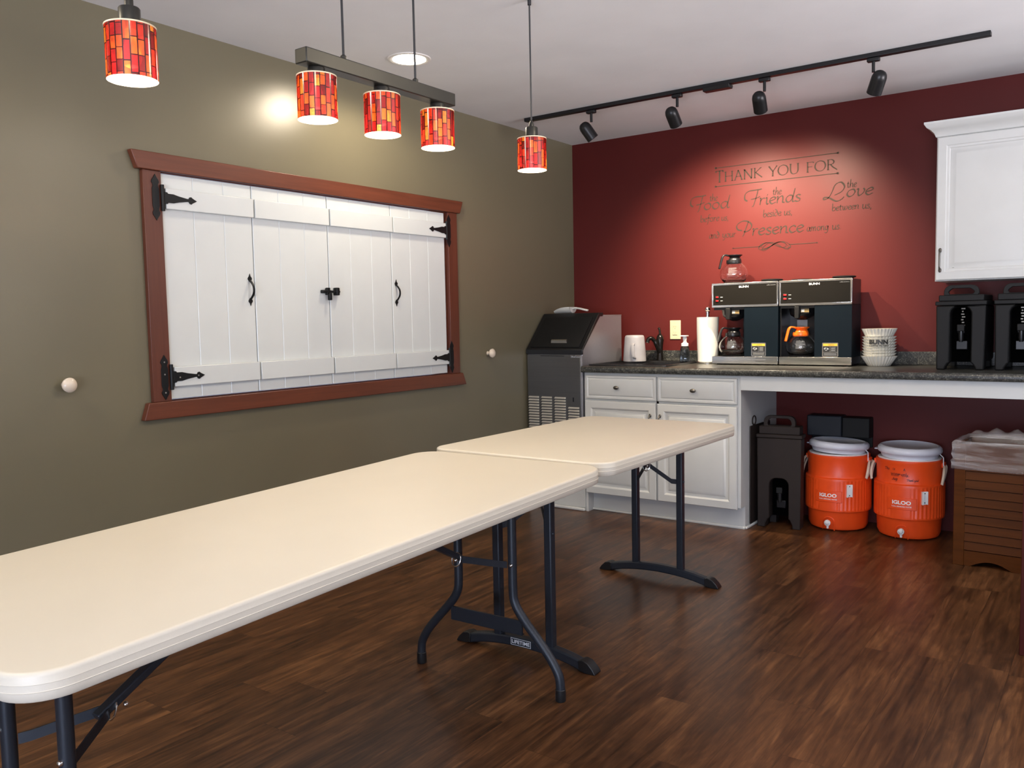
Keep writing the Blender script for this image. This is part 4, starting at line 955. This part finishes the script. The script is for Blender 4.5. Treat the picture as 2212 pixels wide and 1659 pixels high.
# ------------------------------------------------------------------ insulated beverage dispensers
def dispenser(loc, rz, W, D, Hh, mat, lab, tap_z, tall):
    """front faces -y; origin at the middle of the front bottom edge"""
    r = root('beverage_dispenser', lab, 'beverage dispenser', loc, rz, group='insulated beverage dispensers')
    P = lambda nm, mb, mt, pr=r, **k: part(nm, mb, mt, pr, world=False, **k)
    hw = W/2; hb = Hh*(.80 if tall else .76)          # lid line
    cw = W*.215; ct = Hh*(.445 if tall else .745); cb = Hh*.085
    # outline of the front with the tap recess open to the floor
    arch = [(-cw, cb)] + [(-cw+(cw*.75)*(1-math.cos(a)), ct-cw*.75+cw*.75*math.sin(a)) for a in [PI/2*k/6 for k in range(7)]]
    arch += [(-x, z) for x, z in arch[::-1]]
    foot = [(-hw+.004, 0), (-hw*.62, 0), (-hw*.60, Hh*.035), (-hw*.5, cb-.004)]
    front = foot + arch + [(-x, z) for x, z in foot[::-1]] + [(hw, hb), (-hw, hb)]
    P('front_shell', MB().prism([(x, .0, z) for x, z in front], (0, .085, 0)), mat, bevel=.006)
    tw = hw-.003 if not tall else .088
    P('tank', MB().box(-tw, tw, .0857, D, cb, hb), mat, bevel=.012)
    for s_ in (-1, 1): P('rear_foot', MB().box(s_*(tw-.006), s_*(tw-.045), D-.07, D-.01, 0, cb-.001), mat, bevel=.003)
    lid = P('lid', MB().box(-hw-.004, hw+.004, -.004, D+.002 if not tall else .10, hb+.001, hb+.022).box(-hw+.010, hw-.010, .008, D-.012 if not tall else .095, hb+.022, Hh*(.905 if tall else .885)), mat, bevel=.004)
    zt = Hh*(.905 if tall else .885); gw = W*.355
    outl = [(-gw, zt), (-gw, Hh-.034)] + [(-gw+.034*(1-math.cos(a)), Hh-.034+.034*math.sin(a)) for a in [PI/2*k/5 for k in range(1, 6)]]
    outl += [(-x, z) for x, z in outl[::-1]]
    inn = [(-gw+.026, zt+.004), (-gw+.020, zt+.014), (-gw+.026, Hh-.026), (-gw+.040, Hh-.016)]; inn += [(-x, z) for x, z in inn[::-1]]
    # grip ring: bridge outer and inner outlines
    def rs(poly, n=40):
        pts = [Vector((a, b, 0)) for a, b in poly]; pts.append(pts[0]); L = [0]
        for i in range(1, len(pts)): L.append(L[-1]+(pts[i]-pts[i-1]).length)
        o = []; tot = L[-1]
        for k in range(n):
            d_ = tot*k/n; i = 0
            while L[i+1] < d_: i += 1
            f_ = (d_-L[i])/(L[i+1]-L[i]) if L[i+1] > L[i] else 0
            o.append(pts[i].lerp(pts[i+1], f_))
        return o
    O_, I_ = rs(outl), rs(inn); n = len(O_)
    vs = [(p.x, .012, p.y) for p in O_]+[(p.x, .012, p.y) for p in I_]+[(p.x, .040, p.y) for p in O_]+[(p.x, .040, p.y) for p in I_]; fs = []
    for i in range(n):
        j = (i+1) % n
        fs += [(i, j, n+j, n+i), (2*n+i, 3*n+i, 3*n+j, 2*n+j), (i, 2*n+i, 2*n+j, j), (n+i, n+j, 3*n+j, 3*n+i)]
    P('grip', MB().add(vs, fs), mat, lid, bevel=.002)
    tz = tap_z
    P('recess_shade_sheet', MB().box(-cw-.004, cw+.004, .0840, .0850, cb, ct+.004), M['shade_black'])  # dark sheet painted in for the shade of the cavity
    tp = P('tap', MB().lathe([(.014, .030), (.012, .084)], (0, 0, tz), 16, 'y').lathe([(.009, -.050), (.012, -.034), (.013, .010)], (0, .030, tz), 16), M['black'])
    P('tap_lever', MB().box(-.017, .017, .010, .024, tz+.004, tz+.038), M['blackm'], tp, bevel=.003)
    P('tap_shroud', MB().box(-.026, .026, .060, .0838, tz-.09, tz-.045), M['black'], tp, bevel=.003)
    if tall: P('moulded_frame', MB().prism([(-.030, -.0012, Hh*.63), (.030, -.0012, Hh*.63), (.030, -.0012, Hh*.685), (-.030, -.0012, Hh*.685)], (0, .0011, 0)), mat)
    else:
        mb = MB()
        for k in range(7): mb.box(-.008+.003*(k % 2), .010-.004*(k % 3), .0832, .0838, tz+.03+k*.014, tz+.036+k*.014)
        P('small_marks', mb, M['pewter'])
    if tall: P('lid_rear', MB().box(-.088, .088, .1005, D, hb+.001, Hh*.88), mat, lid, bevel=.006)
    return r
dispenser((2.506, -.405, ZC), 0, .222, .37, .425, M['blackm'], 'black beverage dispenser on the counter below the left end of the wall cabinet', .19, False)
dispenser((2.767, -.405, ZC), 0, .222, .37, .425, M['blackm'], 'black beverage dispenser on the counter cut off by the right edge', .19, False)
dispenser((1.600, -.418, 0), math.radians(5), .248, .20, .646, M['warm'], 'tall dark brown beverage dispenser on the floor beside the white cabinet', .195, True)
# board with a ring handle between dispenser and cabinet side
r = root('folded_board', 'narrow dark board with a ring handle wedged between the white cabinet and the brown dispenser', 'board', (1.456, -.28, 0.017))
part('board', MB().box(1.4490, 1.4560, -.470, -.140, .018, .585), M['warm'], r, bevel=.002)
part('ring_handle', MB().tube([(1.4525, -.405+.0*math.cos(a)+.028*math.cos(a), .612+.026*math.sin(a)) for a in [2*PI*i/20 for i in range(20)]], .0035, 8, closed=True), M['warm'], r)
# dark cases at the back wall
r = root('wall_box', 'dark blue-grey box mounted low on the back wall above the left orange cooler', 'box', (1.84, -.002, 0.50))
part('box_body', MB().box(1.666, 1.862, -.115, -.002, .5035, .625).box(1.666, 1.862, -.0165, -.002, .44, .5035), M['dnavy'], r, bevel=.008)
part('box_side', MB().box(1.8630, 2.012, -.100, -.002, .5035, .618).box(1.8630, 2.012, -.0165, -.002, .44, .5035), M['blackm'], r, bevel=.004)

# ------------------------------------------------------------------ orange water coolers
def cooler(cx, cy, lab, note, tilt, rz):
    r = root('water_cooler', lab, 'water cooler', (cx, cy, 0), rz, group='orange water coolers')
    P = lambda nm, mb, mt, pr=r, **k: part(nm, mb, mt, pr, world=False, **k)
    n = 208; L = []
    prof = [(.130, .001, 0), (.150, .010, 0), (.159, .030, 0), (.163, .105, 0), (.166, .112, 0), (.1765, .116, 0), (.1775, .124, 0), (.1775, .132, 1), (.1775, .282, 1), (.1775, .290, 0), (.1765, .298, 0), (.167, .304, 0), (.164, .312, 0), (.1655, .405, 0), (.168, .412, 0), (.168, .424, 0), (.160, .4265, 0)]
    for rr, z, rib in prof:
        ring = []
        for i in range(n):
            a = 2*PI*i/n; d_ = math.degrees(a)
            front = abs((d_-270+180) % 360-180)
            k = 0
            if rib and 14 < front < 100: k = -.0040*(1 if i % 4 < 2 else 0)
            if rib and front <= 32 and .16 < z < 2: k = 0
            ring.append(((rr+k)*math.cos(a), (rr+k)*math.sin(a), z))
        L.append(ring)
    body = P('body', MB().loops(L), M['orange'], smooth=28)
    P('rim_band', MB().lathe([(.1585, .4270), (.1585, .4310), (.150, .4315), (.001, .4315)], (0, 0, 0), 48, cap0=False), M['wplastic'])
    # lid, slightly askew
    t = Matrix.Translation((0, 0, .432)) @ Matrix.Rotation(tilt[0], 4, 'X') @ Matrix.Rotation(tilt[1], 4, 'Y')
    lid = P('lid', MB().lathe([(.140, .003), (.148, .024), (.1535, .026), (.160, .030), (.162, .040), (.160, .052), (.150, .062), (.140, .064), (.135, .058), (.001, .056)], (0, 0, 0), 64).xf(t), M['frostw'], smooth=50)
    P('lid_tab', MB().box(-.178, -.155, -.02, .02, .028, .034).xf(t), M['frostw'], lid, bevel=.002)
    P('lid_tether', MB().tube([tuple(t @ Vector((.155, -.03, .030))), (.176, -.05, .445), (.178, -.055, .40)], .0028, 8), M['frostw'], lid)
    # spigot recess + spigot
    def onf(u, z, o=0): rr = .1625+o; a = -PI/2+u/rr; return (rr*math.cos(a), rr*math.sin(a), z)
    arch = [(-.034, .008), (-.034, .055)]+[(-.034*math.cos(a), .055+.030*math.sin(a)) for a in [PI*k/10 for k in range(1, 10)]]+[(.034, .055), (.034, .008)]
    mb = MB(); A_ = [onf(u, z, .0006) for u, z in arch]; B2 = [onf(u*.86, z*.95, .0050) for u, z in arch]
    mb.loops([A_, B2], False, False, closed=False)
    P('spigot_surround', mb, M['orange'], body, smooth=50)
    sp = P('spigot', MB().lathe([(.014, -.190), (.017, -.188), (.017, -.178), (.010, -.176), (.010, -.160)], (0, 0, .052), 18, 'y').lathe([(.006, .020), (.007, .040)], (0, -.178, 0), 12), M['wplastic'])
    P('push_button', MB().sphere((0, -.192, .056), 1, 14, 8, (.014, .006, .013)), M['wplastic'], sp, smooth=60)
    # brand plate
    fm = lambda rr: (lambda u, z: (rr*math.sin(u/rr), -rr*math.cos(u/rr), z))
    mb = MB(); pts0 = [fm(.1776)(-.075+.15*i/10, .168) for i in range(11)]; pts1 = [fm(.1776)(-.075+.15*i/10, .232) for i in range(11)]
    q0 = [fm(.1796)(-.073+.146*i/10, .170) for i in range(11)]; q1 = [fm(.1796)(-.073+.146*i/10, .230) for i in range(11)]
    mb.loops([pts0+pts1[::-1], q0+q1[::-1]], False, False); mb.add(q0+q1, [(i, i+1, i+12, i+11) for i in range(10)])
    bp = P('brand_plate', mb, M['orange'], body, smooth=30)
    mb = MB(); put_font(mb, 'IGLOO', -.048, .197, .095, .021, fm(.1802), .035); put_font(mb, '5-GAL DRINKING WATER', -.050, .182, .100, .0075, fm(.1802), .008)
    P('brand_print', mb, M['wink'], bp, smooth=0)
    # white bracket
    def onb(a, o): return ((.1776+o)*math.sin(a), -(.1776+o)*math.cos(a))
    a0, a1 = math.radians(31), math.radians(41)
    mb = MB()
    for (aa, bb, o0, o1, z0, z1) in ((a0, a1, .0005, .003, .203, .272), (a0, a0+.035, .003, .016, .203, .272), (a1-.012, a1, .003, .010, .203, .272)):
        c4_ = [(*onb(aa, o0), z0), (*onb(bb, o0), z0), (*onb(bb, o0), z1), (*onb(aa, o0), z1)]
        d4 = [(*onb(aa, o1), z0), (*onb(bb, o1), z0), (*onb(bb, o1), z1), (*onb(aa, o1), z1)]
        mb.loops([c4_, d4])
    br = P('cup_bracket', mb, M['wplastic'])
    P('screw', MB().sphere((*onb((a0+a1)/2+.01, .0035), .262), .003, 8, 6).sphere((*onb((a0+a1)/2+.01, .0035), .212), .003, 8, 6), M['ink'], br)
    # strap handles
    for s in (-1, 1):
        lug = P('handle_lug', MB().box(s*.162, s*.178, -.026, .026, .385, .412), M['orange'], bevel=.004)
        P('strap_handle', MB().tube(cat_rom([(s*.176, -.020, .395), (s*.180, -.045, .382), (s*.181, -.070, .345), (s*.176, -.078, .305)], 5), .0052, 8, flat=(1, 1.3)).tube(cat_rom([(s*.176, .020, .395), (s*.181, .015, .380), (s*.182, -.03, .345), (s*.178, -.078, .305)], 5), .0052, 8, flat=(1, 1.3)), M['strap'], lug)
    if note:
        nm = fm(.1662); mb = MB()
        for tx_, x0_, w_, z_, xh_ in (('This', -.100, .030, .376, .0085), ('Is', -.052, .014, .377, .0085), ('A', .004, .010, .376, .0085), ('Water-only', -.062, .090, .350, .0085), ('Jug', -.055, .030, .325, .0085), ('Thank-you!', .020, .060, .322, .0070)):
            write(mb, tx_, x0_, z_, w_, xh_, nm, .26, .22, .1)
        for z_, a_, b_ in ((.3455, -.06, -.018), (.3465, .0, .034)): mb.add([nm(a_+(b_-a_)*i/6, z_) for i in range(7)]+[nm(a_+(b_-a_)*i/6, z_+.0012) for i in range(7)], [(i, i+1, i+8, i+7) for i in range(6)])
        P('marker_note', mb, M['dink'], body, smooth=0)
    return r
cooler(1.866, -.181, 'left orange water cooler under the counter with a tilted white lid and no marker note', False, (math.radians(-1.5), math.radians(2.5)), math.radians(-3))
cooler(2.240, -.181, 'right orange water cooler under the counter with a handwritten marker note', True, (math.radians(1.5), math.radians(1.0)), math.radians(-1))

# ------------------------------------------------------------------ slatted waste bin with a bag
r = root('waste_bin', 'brown slatted wooden waste bin with a scalloped base lined with a clear bag', 'waste bin', (2.530, -.676, 0), math.radians(-3.5))
P = lambda nm, mb, mt, pr=r, **k: part(nm, mb, mt, pr, world=False, **k)
BWd, BD, BH = .345, .30, .585
for x in (0, BWd-.048): P('stile', MB().box(x, x+.048, 0, .020, 0, BH), M['bin'], bevel=.002)
archp = [(.048, .0), (.072, .0)]+[(.072+(.178)*k/10, .030*math.sin(PI*k/10)) for k in range(1, 10)]+[(.250+.0, .0), (BWd-.048, .0), (BWd-.048, .074), (.048, .074)]
P('bottom_rail', MB().prism([(x, .003, z) for x, z in archp], (0, .016, 0)), M['bin'], bevel=.001)
P('top_rail', MB().box(.048, BWd-.048, .003, .019, .500, BH), M['bin'], bevel=.001)
for k in range(10):
    z0 = .076+k*.0425
    P('slat', MB().prism([(.048, y, z) for y, z in ((.001, z0+.002), (.010, z0+.002), (.016, z0+.041), (.007, z0+.041))], (BWd-.096, 0, 0)), M['bin'])
P('side_panel', MB().box(0, .016, .021, BD, 0, BH), M['bin'], bevel=.001); P('side_panel', MB().box(BWd-.016, BWd, .021, BD, 0, BH), M['bin'], bevel=.001)
P('back_panel', MB().box(.017, BWd-.017, BD-.016, BD, 0.005, BH), M['bin'])
# bag folded over the rim
L = []
ncol = 72
def bag_ring(o, z, amp, sd):
    rnd = random.Random(sd); ph = [rnd.random()*6 for _ in range(4)]
    w, l = BWd+2*o, BD+2*o; out = []
    for i in range(ncol):
        t = i/ncol*4; s_ = int(t); f_ = t-s_
        x, y = [(-o+w*f_, -o), (-o+w, -o+l*f_), (-o+w-w*f_, -o+l), (-o, -o+l-l*f_)][s_]
        e = amp*(math.sin(3*t+ph[0])+.6*math.sin(7*t+ph[1])+.5*math.sin(13*t+ph[2]))
        ox = 0 if s_ in (0, 2) else (1 if s_ == 1 else -1); oy = 0 if s_ in (1, 3) else (-1 if s_ == 0 else 1)
        out.append((x+ox*e, y+oy*e, z+e*.7))
    return out
rings = [bag_ring(.006, .464, .0022, 1), bag_ring(.013, .470, .002, 2), bag_ring(.010, .490, .003, 3), bag_ring(.014, .505, .003, 4), bag_ring(.006, .520, .003, 5), bag_ring(.013, .540, .003, 6), bag_ring(.008, .560, .003, 7), bag_ring(.010, .590, .002, 8), bag_ring(.000, .602, .002, 9), bag_ring(-.012, .596, .003, 10), bag_ring(-.022, .560, .003, 11), bag_ring(-.03, .45, .004, 12)]
o = P('bin_bag', MB().loops(rings, False, False), M['bag'], smooth=70)
# puffed fold at the back of the bag
L = []
for k in range(5):
    a = PI*k/4; L.append([(.03+.29*i/16, .22-.05*math.cos(a)*1.0, .600+(.036+.012*math.sin(i*1.3))*math.sin(a)*math.sin(PI*(i+.6)/17.2)**.4) for i in range(17)])
P('bag_fold', MB().loops(L, False, False, closed=False), M['bag'], o, smooth=70)

# ------------------------------------------------------------------ wall cabinet
r = root('wall_cabinet', 'white wall cabinet with a raised-panel door and crown moulding at the right', 'cabinet', (2.9, -.165, 1.372))
UX0, UX1, UZ0, UZ1 = 2.3715, 3.60, 1.372, 2.120
part('body', MB().box(UX0, UX1, -.311, -.002, UZ0, UZ1), M['white'], r, bevel=.001)
cr = [(-.312, 2.100), (-.318, 2.104), (-.324, 2.122), (-.340, 2.140), (-.356, 2.150), (-.362, 2.160), (-.366, 2.166), (-.366, 2.176), (-.312, 2.176)]
mb = MB(); n = len(cr); Lc = []
offs = [(-.312-y) for y, z in cr]
Lc.append([(UX0-o_, -.002, z) for (y, z), o_ in zip(cr, offs)]); Lc.append([(UX0-o_, y, z) for (y, z), o_ in zip(cr, offs)]); Lc.append([(UX1, y, z) for y, z in cr])
mb.loops(Lc); part('crown_moulding', mb, M['white'], r, smooth=30)
def udoor(x0, x1):
    pr = [(0, 0), (.0, .012), (.004, .0165), (.042, .0165), (.046, .013), (.056, .0125), (.060, .0085), (.066, .0085), (.084, .0145), (.090, .0150)]
    return part('door', MB().panel(x0, x1, UZ0+.004, 2.098, -.3115, pr, back=-.3115), M['white'], r, smooth=25)
d = udoor(UX0+.004, 2.965); arch_pull(d, 2.397, 1.537, 1.420, -.328)
part('door_mark', MB().box(2.452, 2.462, -.3272, -.3266, 1.438, 1.4395), M['ink'], d)
udoor(2.969, UX1-.004)

# dark red wooden piece cut by the right edge of the view
r = root('wood_stand', 'dark red wooden stand cut by the right border, in front of the waste bin', 'stand', (3.05, -1.62, 0))
part('front_board', MB().box(2.9005, 3.22, -1.768, -1.750, 0, .650), M['cherry'], r, bevel=.002)
part('side_board', MB().box(2.9005, 2.919, -1.7495, -1.48, 0, .650), M['cherry'], r, bevel=.002); part('side_board', MB().box(3.202, 3.22, -1.7495, -1.48, 0, .650), M['cherry'], r, bevel=.002)
part('top_board', MB().box(2.9005, 3.22, -1.7495, -1.48, .6505, .668), M['cherry'], r, bevel=.002)

# ------------------------------------------------------------------ folding tables
def tabletop(parent, W, L, R, mat):
    prof = [(.016, -.0475), (.004, -.0465), (.001, -.043), (.0, -.031), (-.0010, -.0300), (.0, -.029), (.0, -.0185), (-.0006, -.0178), (.0, -.017), (.0, -.007), (.0015, -.003), (.005, -.0006), (.010, .0)]
    L_ = [rrect(0, -L/2, W-2*i, L-2*i, max(.01, R-i), z, 10) for i, z in prof]
    inner = rrect(0, -L/2, W-.09, L-.09, max(.01, R-.04), -.034, 10); inner0 = rrect(0, -L/2, W-.085, L-.085, max(.01, R-.04), -.0475, 10)
    mb = MB().loops([inner, inner0]+L_, True, True)
    return part('tabletop', mb, mat, parent, world=False, smooth=40)
def brace_set(P, yl, s, zl, jz, jd, zj2, ux):
    """folding brace: two straps from the uprights to a joint, then a channel up to the top; s=+1 toward +y"""
    jy = yl+s*jd
    br = P('folding_brace', MB().rect_tube([(-ux+.014, yl+s*.012, zl), (-ux+.030, yl+s*.030, zl+.004), (-.012, jy, jz)], .022, .004, (0, 0, 1)).rect_tube([(ux-.014, yl+s*.012, zl), (ux-.030, yl+s*.030, zl+.004), (.012, jy, jz)], .022, .004, (0, 0, 1)), M['tsteel'])
    P('brace_channel', MB().rect_tube([(0, jy-s*.02, jz-.006), (0, jy+s*.08, jz+(zj2-jz)*.22), (0, jy+s*.40, zj2)], .026, .018, (1, 0, 0)), M['tsteel'], br, bevel=.003)
    P('locking_ring', MB().tube([(.017*math.cos(a), jy+s*.012+.006*math.sin(a), jz+.021*math.sin(a)) for a in [2*PI*i/24 for i in range(24)]], .0022, 8, closed=True), M['silver'], br)
    P('rivet', MB().sphere((0.016, jy+s*.035, jz+.006), .006, 10, 6), M['silver'], br, smooth=60)
# far table: four feet long, arched foot bars
TA = .7427
r = root('folding_table', 'shorter almond-topped folding table with arched foot bars, at the cabinet end', 'folding table', (p_x := 1.0505+.3815, -1.5921, 0), 0.0027)
P = lambda nm, mb, mt, pr=r, **k: part(nm, mb, mt, pr, world=False, **k)
tt = tabletop(r, .763, 1.191, .075, M['hdpe']); tt.location = (0, 0, TA)
UX = .114
def foot_bar_set(y0, s, brand):
    for sx_ in (-1, 1):
        lg = P('leg', MB().box(sx_*UX-.0155, sx_*UX+.0155, y0-.0155, y0+.0155, .046, TA-.038), M['tsteel'], bevel=.005)
        P('rivet', MB().lathe([(.006, .0156), (.004, .0195)], (0, 0, 0), 10, 'x').xf(Matrix.Translation((sx_*UX, y0, .466)) @ Matrix.Scale(sx_, 4, (1, 0, 0))), M['tsteel'], lg)
    pts = [(x, y0, .046-.026*(abs(x)/.25)**2.6-.006*(abs(x)/.25)) for x in [-.262+.524*i/20 for i in range(21)]]
    fb_ = P('foot_bar', MB().rect_tube([(x, y, z+.004) for x, y, z in pts], .036, .036, (0, 1, 0)), M['tsteel'], bevel=.006)
    for sx_ in (-1, 1):
        cp = [(.236, .036), (.262, .041), (.285, .030), (.300, .010), (.302, .0), (.252, .0), (.248, -.0)]
        P('foot_cap', MB().prism([(sx_*x, y0-.022, z) for x, z in [(.238, .004), (.236, .038), (.250, .043), (.272, .038), (.292, .020), (.303, .004), (.302, .0), (.256, .0), (.252, .003)]], (0, .044, 0)), M['rubber'], fb_, bevel=.004)
    if brand:
        mb = MB(); f = lambda x, z: (x, y0-.0186, z)
        for a, b_, c_, d_ in ((-.050, .038, .0612, .0628), (-.050, .038, .0372, .0388), (-.050, -.0484, .0388, .0612), (.0364, .038, .0388, .0612)): mb.add([f(a, c_), f(b_, c_), f(b_, d_), f(a, d_)], [(0, 1, 2, 3)])
        put_font(mb, 'LIFETIME', -.045, .0435, .078, .0135, f, .02); P('brand_print', mb, M['wink'], fb_, smooth=0)
foot_bar_set(-.030, -1, False); foot_bar_set(-1.125, 1, True)
brace_set(P, -.030, -1, .466, .545, .10, TA-.050, UX); brace_set(P, -1.125, 1, .466, .545, .10, TA-.050, UX)
# near table: six feet long, bent tube legs, top dips slightly toward the camera
TB, TL = .7380, 1.82
th = 0.0233
r = root('folding_table', 'longer almond-topped folding table with bent tube legs, nearest the camera', 'folding table', (1.0676+.381, -2.8112+.0082, 0), 0.0215)
P = lambda nm, mb, mt, pr=r, **k: part(nm, mb, mt, pr, world=False, **k)
tt = tabletop(r, .762, TL, .085, M['hdpe']); tt.location = (0, 0, TB+.0015); tt.rotation_euler = (th, .0, 0)
tt.rotation_euler = (math.atan(.0234), 0, 0)
def bent_set(y0, s, ring=True):
    top = TB-.0234*abs(y0)-.040
    for sx_ in (-1, 1):
        pts = [(sx_*.113, y0, top), (sx_*.113, y0, .45), (sx_*.113, y0, .335), (sx_*.120, y0, .290), (sx_*.150, y0, .245), (sx_*.225, y0, .165), (sx_*.262, y0, .120), (sx_*.285, y0, .080), (sx_*.290, y0, .045), (sx_*.290, y0, .028)]
        lg = P('leg', MB().tube(cat_rom(pts, 4), .0150, 16), M['tsteel'], smooth=60)
        P('foot_cap', MB().lathe([(.0165, .0005), (.0175, .004), (.0170, .038), (.0155, .040)], (sx_*.290, y0, 0), 18), M['rubber'], lg)
        P('rivet', MB().sphere((sx_*.117, y0-.015, .418), .0065, 10, 6), M['silver'], lg, smooth=60)
    P('cross_bar', MB().box(-.148, .148, y0-.004, y0+.004, .190, .234).box(-.148, .148, y0-.004, y0+.010, .186, .190), M['tsteel'], bevel=.001)
bent_set(-.163, -1); bent_set(-TL+.195, 1)
brace_set(P, -.163, -1, .418, .455, .14, TB-.065, .113); brace_set(P, -TL+.195, 1, .395, .425, .14, TB-.095, .113)
